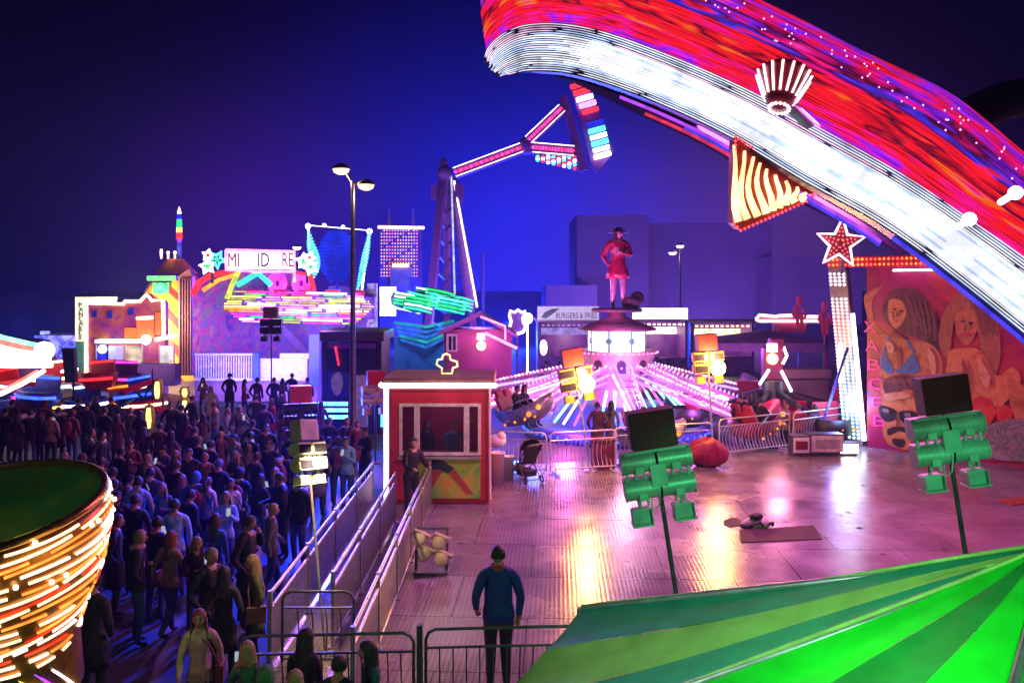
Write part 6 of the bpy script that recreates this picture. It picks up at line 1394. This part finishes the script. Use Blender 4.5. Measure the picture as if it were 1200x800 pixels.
    if pose.get('coat'):
        s_ = MB(); wq = pose.get('w', 1); ct = []
        for z, rx, ry in ((1.0, .172, .13), (.88, .188, .142), (.7, .2, .15), (.56, .212, .162), (.56, .2, .15), (.8, .18, .13)):
            ct += [(rx*wq*math.cos(q*.3142)*(1+.03*math.sin(q*1.9+z*5)), ry*wq*math.sin(q*.3142)*(1+.03*math.sin(q*2.3))+.005, z+.01*math.sin(q)) for q in range(20)]
        s_.add(ct, [(i*20+q, i*20+(q+1) % 20, (i+1)*20+(q+1) % 20, (i+1)*20+q) for i in range(5) for q in range(20)], True)
        so = mesh_obj('coat_hem', s_, topm); so.parent = b
    if hair == 'hood' or pose.get('pack'):
        s_ = MB(); s_.ball((0, .2, 1.24), .2, 10, 7, (.85, .5, 1.15)); s_.box((0, .27, 1.14), (.2, .06, .18)); so = mesh_obj('backpack', s_, (darksteel, mat('rucksack', (.25, .03, .05), .8))[hair == 'hood']); so.parent = b
    if 'phone' in (pose.get('ra'),):
        s_ = MB(); s_.box((.1, -.4, 1.45), (.075, .012, .15), Euler((R(-20), 0, 0)).to_matrix()); so = mesh_obj('phone', s_, led('phone screen', (.7, .8, 1), .5)); so.parent = b
    if pose.get('bag'):
        s_ = MB(); s_.box((.26, .0, .95), (.1, .28, .24)); s_.tube([(.26, -.1, 1.05), (.16, -.11, 1.3), (-.02, -.06, 1.47), (-.02, .08, 1.45), (.16, .12, 1.3), (.26, .1, 1.05)], .014, 6); so = mesh_obj('shoulder_bag', s_, mat('bag leather', (.14, .06, .04), .5)); so.parent = b
    if pose.get('scarf'):
        s_ = MB(); s_.lathe([(.07, 1.47), (.1, 1.49), (.105, 1.53), (.075, 1.56)], 14, (0, -lean-.005, 0)); so = mesh_obj('collar', s_, pale); so.parent = b
    if pose.get('scarf2'):
        s_ = MB(); s_.lathe([(.07, 1.46), (.115, 1.48), (.12, 1.53), (.085, 1.57)], 14, (0, -lean-.005, 0)); so = mesh_obj('scarf', s_, mat('pink white scarf', (.6, .25, .28), .8)); so.parent = b
    return b
PR = {}
for nm_, pose, hair, lg_ in (('coatman', dict(la='pocket', ra='pocket', w=1.06, coat=1), 'short', trous), ('jeansman', dict(la='down', ra='pocket', w=1.05), 'short', jeans), ('phoneman', dict(la='pocket', ra='phone', w=1.04, lean=.03), 'short', jeans),
        ('foldman', dict(la='fold', ra='fold', w=1.06), 'short', trous), ('hoodie', dict(la='pocket', ra='pocket', w=1.05), 'hood', jeans), ('capman', dict(la='down', ra='down', w=1.0, turn=25), 'cap', jeans), ('beanie', dict(la='pocket', ra='phone', w=1.02), 'beanie', trous),
        ('longcoat', dict(bag=1, la='pocket', ra='pocket', w=.93, coat=1), 'long', trous), ('longjean', dict(la='down', ra='fold', w=.9, turn=-20), 'long', jeans), ('bob', dict(la='fold', ra='phone', w=.9), 'bob', jeans), ('tail', dict(la='down', ra='down', w=.88), 'tail', trous), ('bun', dict(la='pocket', ra='down', w=.9), 'bun', jeans),
        ('walkman', dict(la='swing', ra='swf', walk=1, w=1.04), 'short', jeans), ('walkwoman', dict(bag=1, la='swf', ra='swing', walk=1, w=.92), 'long', jeans), ('earman', dict(la='pocket', ra='ear', w=1.08, coat=1, nod=12, turn=15), 'short', trous), ('leanman', dict(la='fwd', ra='fwd', w=1.05, lean=.06, turn=-30), 'short', trous),
        ('sit', dict(la='fwd', ra='fwd', sit=1), 'short', jeans), ('sitwoman', dict(la='fwd', ra='fwd', sit=1, w=.92), 'long', jeans), ('situp', dict(la='up', ra='fwd', sit=1, w=.95), 'bob', trous),
        ('jumper', dict(la='loose', ra='bent', bulk=1.16, turn=-14, nod=6, w=1.14, fingers=1, scarf=1, st=.85), 'short', trous), ('scarfman', dict(la='pocket', ra='fold', w=1.04, scarf2=1), 'short', jeans)):
    PR[nm_] = person_proto('person', pose, hair, lg_)
USED = set()
TOPC = {'black': (.014, .013, .016), 'navy': (.02, .026, .07), 'grey': (.12, .12, .13), 'brown': (.10, .05, .035), 'maroon': (.13, .02, .03), 'olive': (.06, .07, .03), 'blue': (.04, .13, .38), 'pale blue': (.30, .45, .7), 'white': (.65, .65, .68), 'red': (.4, .02, .03), 'tan': (.3, .19, .11), 'green': (.05, .16, .09), 'teal': (.02, .1, .13), 'purple': (.12, .05, .18), 'cream': (.5, .44, .34)}
HAIRC = {'dark': (.014, .01, .009), 'brown': (.06, .03, .016), 'fair': (.32, .2, .09), 'red': (.2, .05, .02), 'grey': (.22, .21, .2), 'black': (.008, .007, .007)}
def place(kind, loc, face, top, hair, label, group=None, h=1.75):
    src = PR[kind]; sc = h/1.775
    if kind not in USED:
        USED.add(kind); o = src; o.location = loc; o.rotation_euler = (0, 0, R(face)); o.scale = (sc,)*3
    else: o = dup(src, loc, R(face), None, None, sc)
    setp(o, label, 'person', group); o.color = (*TOPC[top], 1)
    for c in kids(o):
        c.color = (*TOPC[top], 1) if c.name.startswith(('hood', 'coat')) else ((*HAIRC[hair], 1) if c.name.startswith('hair') else (*TOPC[{'black': 'grey', 'navy': 'maroon'}.get(top, 'black')], 1))
    return o
def ground_at(px, py, h, z=0.0):
    Y = (HC-z-h)*1000/(py-335); return Vector((P(px, 0, Y).x, Y, z))
# face: 0 looks at the camera, 180 away from it, 90 to the right of the picture
crowd = '''6 478 coatman 180 black dark|20 485 longcoat 170 brown brown|35 480 jeansman 200 black dark|46 487 bob 150 maroon dark|59 482 beanie 180 tan brown|68 477 coatman 190 black dark|84 480 hoodie 170 maroon dark|102 471 capman 180 navy dark|122 477 foldman 170 black dark|137 485 longcoat 190 maroon brown|153 477 jeansman 200 olive fair|164 481 longjean 185 black dark|104 503 phoneman 100 black brown|119 506 coatman 70 navy dark|153 516 foldman 20 maroon brown|173 532 jeansman 10 grey fair|192 521 beanie -20 purple brown|206 527 bob 15 purple fair|222 525 coatman 0 black brown|187 495 jeansman 180 brown dark|200 505 longcoat 180 purple dark|131 548 coatman 170 black dark|96 532 hoodie 200 brown dark|74 530 longjean 160 olive fair|132 562 jeansman 160 teal dark|150 556 beanie 120 grey brown|161 559 phoneman 190 pale_blue dark|158 579 coatman 185 black brown|190 565 longjean 20 blue fair|212 556 longcoat 170 brown red|229 553 hoodie 190 blue dark|243 559 tail 175 white brown|276 528 longjean 0 olive fair|291 520 longcoat 20 tan fair|275 508 coatman -30 cream dark|260 498 foldman 160 black dark|238 442 bob 0 tan brown|247 452 longcoat 10 cream fair|269 437 coatman 180 black dark|286 444 walkwoman 90 red dark|301 442 jeansman 170 maroon brown|321 442 coatman 180 navy dark|331 443 bob 190 purple dark|342 437 jeansman 180 black dark|360 442 coatman 170 navy dark|300 462 coatman 180 black dark|318 467 longcoat 150 red brown|281 475 phoneman 20 grey fair|252 470 walkman -60 tan brown|266 478 walkwoman 80 tan fair|310 473 foldman 190 navy dark|332 481 bob 20 purple dark|315 516 jeansman 0 navy brown|327 536 longjean -20 grey fair|343 504 foldman 10 black brown|312 497 coatman 20 black brown|336 526 hoodie 150 black dark|348 512 longcoat 120 brown dark|385 512 jeansman 170 black dark|397 512 hoodie 190 brown brown|407 511 phoneman -20 pale_blue brown|386 489 capman 180 black dark|406 489 jeansman 20 navy brown|418 492 coatman 30 maroon brown|429 500 foldman -40 black dark|371 498 longcoat 180 navy dark|225 463 jeansman 150 black brown|212 474 coatman 170 navy dark|238 484 bob 200 brown dark|228 500 foldman 190 navy brown|246 516 coatman 160 black dark|168 500 longcoat 200 black brown|140 524 coatman 150 black dark|118 536 jeansman 190 maroon brown|296 492 coatman 190 black brown|270 560 walkwoman 30 white brown|256 538 beanie 180 black dark|350 557 hoodie -30 black dark|304 555 bob 160 black dark|372 522 coatman 200 grey dark|14 468 coatman 180 black dark|52 470 hoodie 170 maroon dark|92 466 jeansman 190 navy dark|112 463 longcoat 160 brown brown|130 465 foldman 200 black dark|200 470 coatman 20 black dark|218 488 longjean 190 maroon dark|206 540 foldman 170 black brown|176 548 jeansman 200 navy dark|150 538 longcoat 180 black dark|240 530 jeansman 20 brown fair|232 512 beanie 160 black dark|258 505 longcoat 30 maroon fair|292 506 phoneman 170 black dark|300 530 coatman 150 olive brown|322 548 longjean 170 navy fair|280 548 hoodie 180 black dark|265 575 bob 10 pale_blue fair|205 585 jeansman 200 pale_blue brown|222 574 coatman 150 black dark|120 585 bob 180 pale_blue brown|138 575 longcoat 20 black dark|318 590 walkman 120 grey fair|350 478 jeansman 160 navy dark|330 462 bob 180 black brown|376 470 longcoat 190 maroon dark'''
near = '''333 553 leanman -60 black brown 1.78|135 602 coatman 110 black brown 1.76|161 621 scarfman 120 black fair 1.78|199 622 walkwoman 160 tan red 1.68|182 606 phoneman 170 navy dark 1.74|246 641 coatman 60 black grey 1.8|262 664 longcoat 190 black dark 1.68|234 712 walkwoman 10 cream red 1.68|290 604 earman 80 black brown 1.84|299 649 longcoat -70 olive fair 1.7|290 752 bob 200 green fair 1.6|108 672 coatman 170 black dark 1.8|230 628 bob 30 black fair 1.64|310 782 hoodie 180 green brown 1.62|252 602 longjean 180 blue brown 1.68'''
LM = [(lambda x, y: y > 700, 'nearest the camera'), (lambda x, y: x < 90 and y < 540, 'before the left whirling ride'), (lambda x, y: x < 175 and y < 512, 'beyond the bowl ride'), (lambda x, y: x < 265 and y < 480, 'right of the yellow lamps'), (lambda x, y: y < 460, 'before the swirl-painted ride'), (lambda x, y: y < 486 and x < 345, 'midway to the swirl-painted ride'), (lambda x, y: x > 362, 'by the left queue railing'), (lambda x, y: x > 300, 'beside the amber floodlights'), (lambda x, y: x < 180 and y < 552, 'behind the bowl ride'), (lambda x, y: x < 180, 'right of the bowl ride'), (lambda x, y: y < 545, 'in mid crowd'), (lambda x, y: y < 590, 'on the blue-lit ground'), (lambda x, y: True, 'in the near crowd')]
ORD = 'first second third fourth fifth sixth seventh eighth ninth tenth eleventh twelfth thirteenth fourteenth fifteenth sixteenth seventeenth eighteenth nineteenth twentieth'.split()
KD = {'coatman': 'coat, hands in pockets', 'jeansman': 'jacket and jeans', 'phoneman': 'jacket, one hand up', 'foldman': 'jacket with folded arms', 'hoodie': 'hooded top', 'capman': 'jacket and cap', 'beanie': 'jacket and woolly hat', 'longcoat': 'long coat, long hair', 'longjean': 'top and jeans, long hair', 'bob': 'top, shoulder-length hair', 'tail': 'top with ponytail', 'bun': 'top, hair in a bun', 'walkman': 'jacket mid-stride', 'walkwoman': 'top walking, long hair', 'earman': 'coat, hand to the ear', 'leanman': 'jacket reaching forward', 'scarfman': 'top with pink scarf'}
ents = []
for ln in (crowd+'|'+near).split('|'):
    a = ln.split(); x, y = int(a[0]), int(a[1]); fem = a[2] in ('longcoat', 'longjean', 'bob', 'tail', 'bun', 'walkwoman'); hh = float(a[6]) if len(a) > 6 else (1.66 if fem else 1.76)+((x*7+y*3) % 9-4)*.012
    lm = next(t for f, t in LM if f(x, y)); ents.append((lm, x, y, a[2], float(a[3]), a[4].replace('_', ' '), a[5], hh))
for lm in {e[0]: 1 for e in ents}:
    row = sorted([e for e in ents if e[0] == lm], key=lambda e: e[1])
    for i, (_, x, y, kd, fc, tp, hr, hh) in enumerate(row):
        lb = f"{tp} {KD[kd]}, {ORD[i]} from left {lm}" if kd not in () else ''
        o = place(kd, ground_at(x, y, hh), fc, tp, hr, 'person in '+lb, 'people standing in the fair crowd', hh)
# people around the deck
place('jumper', ground_at(584, 640, 1.84, ZP), 184, 'teal', 'black', 'man in teal-blue jumper with red collar seen from behind on the deck'.replace('man', 'person', 1), None, 1.84).color = (.006, .03, .3, 1)
place('leanman', Vector((-2.24, 19.0, ZP)), 40, 'black', 'dark', 'person in black leather jacket leaning by the red ticket booth', None, 1.84)
place('longjean', ground_at(357, 737, 1.7), 165, 'black', 'dark', 'dark-haired person in dark coat before the near barrier, seen from behind', None, 1.7)
place('longjean', ground_at(434, 749, 1.7), -60, 'teal', 'dark', 'person with green-lit long hair before the near barrier', None, 1.7)
place('jeansman', ground_at(396, 769, 1.6), 170, 'black', 'dark', 'short dark-haired person between the two at the near barrier', None, 1.6)
place('bob', ground_at(345, 786, 1.56), 180, 'olive', 'fair', 'fair-haired person at the bottom edge below the near barrier', None, 1.56)
place('jeansman', Vector((P(532, 0, 21.4).x, 21.4, ZP+.1)), 5, 'blue', 'dark', 'person in blue top standing inside the ticket booth', None, 1.72)
place('longcoat', Vector((P(500, 0, 21.7).x, 21.7, ZP+.1)), 30, 'black', 'dark', 'person in dark coat behind the booth window, left of the blue top', None, 1.66)
# on the rides: seat top lies at the person's hip height
def seat(kind, M, x, y, z, top, hair, label, yaw=-90):
    p = M @ Vector((x, y, z)); fwd = M.to_3x3() @ Vector((math.sin(R(yaw+180))*-1, 0, 0))
    a = math.degrees(math.atan2(M.col[0][1], M.col[0][0]))
    place(kind, p-Vector((0, 0, .83)), a+90, top, hair, label, 'riders sitting in the ride cars', 1.75)
ids = 0
for ci, nmx in ((0, 'in the front car'), (1, 'in the right car'), (8, 'in the far left car'), (9, 'in the raised left car')):
    M = ARMS[ci]
    for y, kd, tp, hr in ((-.22, 'sit', 'black', 'dark'), (.22, 'sitwoman' if ci != 8 else 'situp', ('red', 'maroon', 'cream', 'navy')[ids % 4], 'brown')):
        seat(kd, M, -.15, y, .13, tp, hr, f"rider in {tp} top seated {nmx} of the pink arm ride")
    ids += 1
cnt = 0
for x, y, Yq, kd, fc, tp, hr, lb in ((868, 478, 27.6, 'jeansman', 180, 'black', 'dark', 'dark-clothed person looking over the right barrier, left one'), (884, 482, 27.8, 'longcoat', 180, 'black', 'dark', 'dark-clothed person with long hair beside another at the right barrier'), (936, 470, 28.2, 'jeansman', 160, 'red', 'brown', 'person in red jacket behind the right barrier'), (920, 478, 28.4, 'foldman', 20, 'tan', 'brown', 'person in tan top behind the right barrier'), (955, 480, 28.0, 'bob', 200, 'purple', 'dark', 'person in purple top at the right end of the barrier'), (985, 424, 29.5, 'coatman', 160, 'navy', 'dark', 'person in navy standing by the lit column'),
        (700, 497, 25.6, 'coatman', 180, 'brown', 'dark', 'person in brown coat left of the maroon flight case'), (716, 488, 25.9, 'longcoat', 160, 'grey', 'dark', 'person with long hair behind the maroon flight case')):
    g = Vector((P(x, 0, Yq).x, Yq, 0)); hh = 1.72; g.z = ZP if Yq < 28 else 0
    place(kd, g, fc, tp, hr, lb, None, hh)
for i, (x, Yq, kd, fc, tp) in enumerate(((640, 44, 'coatman', 160, 'black'), (655, 44.5, 'longcoat', 180, 'purple'), (672, 45, 'jeansman', 200, 'navy'), (686, 44, 'bob', 170, 'red'), (770, 47, 'coatman', 170, 'black'), (783, 46, 'longcoat', 190, 'navy'), (758, 47, 'jeansman', 150, 'grey'), (800, 45, 'hoodie', 180, 'black'), (815, 46, 'coatman', 180, 'purple'), (826, 45, 'longjean', 160, 'maroon'))):
    st_n = 'burger stall' if x < 700 else ('bright white stall' if x < 805 else 'low warm stall')
    first = {640: 'leftmost', 655: 'second', 672: 'third', 686: 'rightmost', 758: 'leftmost', 770: 'second', 783: 'third', 800: 'rightmost', 815: 'left', 826: 'right'}[x]
    place(kd, Vector((P(x, 0, Yq).x, Yq, 0)), fc, tp, 'dark', f'{first} person queuing in {tp} before the {st_n}', 'people queuing at the food stalls', 1.72)
# statue on top of the arm ride: a costumed figure with a wide hat
stp = person_proto('statue', dict(la='pocket', ra='fold', w=1.15, turn=30), 'long', mat('violet statue', (.3, .12, .35), .3, .2)); stp.scale = (1.74,)*3; stp.location = OC+Vector((.05, 0, 4.74)); stp.rotation_euler = (0, 0, R(10))
setp(stp, 'tall glossy statue of a figure in crimson dress and wide hat above the lit drum', 'statue'); stp.color = (.3, .01, .08, 1)
for i, m in enumerate((mat('statue dress', (.35, .01, .1), .25, .2), mat('statue skin', (.35, .14, .28), .3), mat('statue legs', (.32, .14, .36), .25, .2))): stp.data.materials[i] = m
for c in kids(stp): c.data.materials[0] = mat('statue hair', (.06, .02, .08), .35)
b = MB(); b.lathe([(.001, 1.80), (.06, 1.79), (.1, 1.74), (.11, 1.715), (.22, 1.685), (.22, 1.67), (.1, 1.69)], 20, (0, -.03, 0)); o = mesh_obj('hat', b, mat('statue hat', (.14, .03, .08), .4)); o.parent = stp
b = MB(); b.lathe([(.15, 1.1), (.2, .95), (.24, .8), (.27, .66), (.25, .66), (.17, 1.0)], 20, (0, .02, 0)); o = mesh_obj('skirt', b, stp.data.materials[0]); o.parent = stp
for k_n, o in PR.items():
    if k_n not in USED:
        for c in kids(o): bpy.data.objects.remove(c)
        bpy.data.objects.remove(o)
# added blue spots over the crowd, without fixtures
light('crowd_blue', 'SPOT', (-3.6, 22, 6.0), (.012, .04, 1), 19000, (-5.6, 16.2, 0), .3, 46, 1)
light('crowd_blue', 'SPOT', (-6.0, 27.5, 3.0), (.012, .04, 1), 13000, (-5.2, 15, .3), .3, 44, 1)
light('lane_blue', 'SPOT', (-4.6, 20.5, 2.6), (.015, .04, 1), 900, (-2.9, 14.5, .4), .2, 50)  # added spot, tints the queue lane blue
light('crowd_violet', 'SPOT', (-8, 33, 7), (.5, .15, .7), 6500, (-9, 24, 0), .5, 80, .8)
light('crowd_warm', 'POINT', (-9.5, 29, 3.2), (1, .4, .3), 60, size=.4)
light('deck_pink', 'AREA', (6.0, 18.0, 8.2), (1, .17, .66), 2300, (3.5, 16, 0), 4)  # added area light without a fixture, tints the deck pink
# ================================================================ lit night haze over the whole fair
hb = MB(); hb.box((0, 70, 8), (420, 270, 18))
hz = bpy.data.materials.new('haze'); hz.use_nodes = True; n = hz.node_tree
for q in list(n.nodes): n.nodes.remove(q)
o_ = nd(n, 'ShaderNodeOutputMaterial'); pv = nd(n, 'ShaderNodeVolumePrincipled'); pv.inputs['Color'].default_value = (.34, .4, 1, 1); pv.inputs['Density'].default_value = .0014; pv.inputs['Anisotropy'].default_value = .2
n.links.new(pv.outputs[0], o_.inputs['Volume'])
single('haze', hb, hz, kind='stuff')

for px, e in ((500, 14000), (585, 20000), (680, 14000)): light('blue_flood', 'POINT', P(px, 398, 74), (.008, .05, 1), e, size=.6)
light('blue_flood', 'POINT', P(600, 380, 130), (.008, .04, 1), 60000, size=.6)
light('violet_fill', 'POINT', P(320, 335, 54), (.3, .03, 1), 4000, size=.6)  # added point without a fixture, colours the haze violet
light('violet_fill', 'POINT', P(830, 385, 76), (.5, .16, .8), 14000, size=.6)  # added point for violet haze glow, no lamp built
light('blue_flood', 'POINT', P(40, 400, 48), (.01, .06, 1), 3500, size=.6)
light('violet_fill', 'POINT', P(790, 392, 98), (.6, .2, .9), 11000, size=.6)  # added point that lifts the far blocks
light('violet_fill', 'POINT', P(890, 415, 39), (.7, .2, .8), 350, size=.4)  # added violet fill on the gazebo
light('violet_fill', 'POINT', P(640, 420, 40), (.4, .15, 1), 350, size=.4)  # added violet fill near the stalls
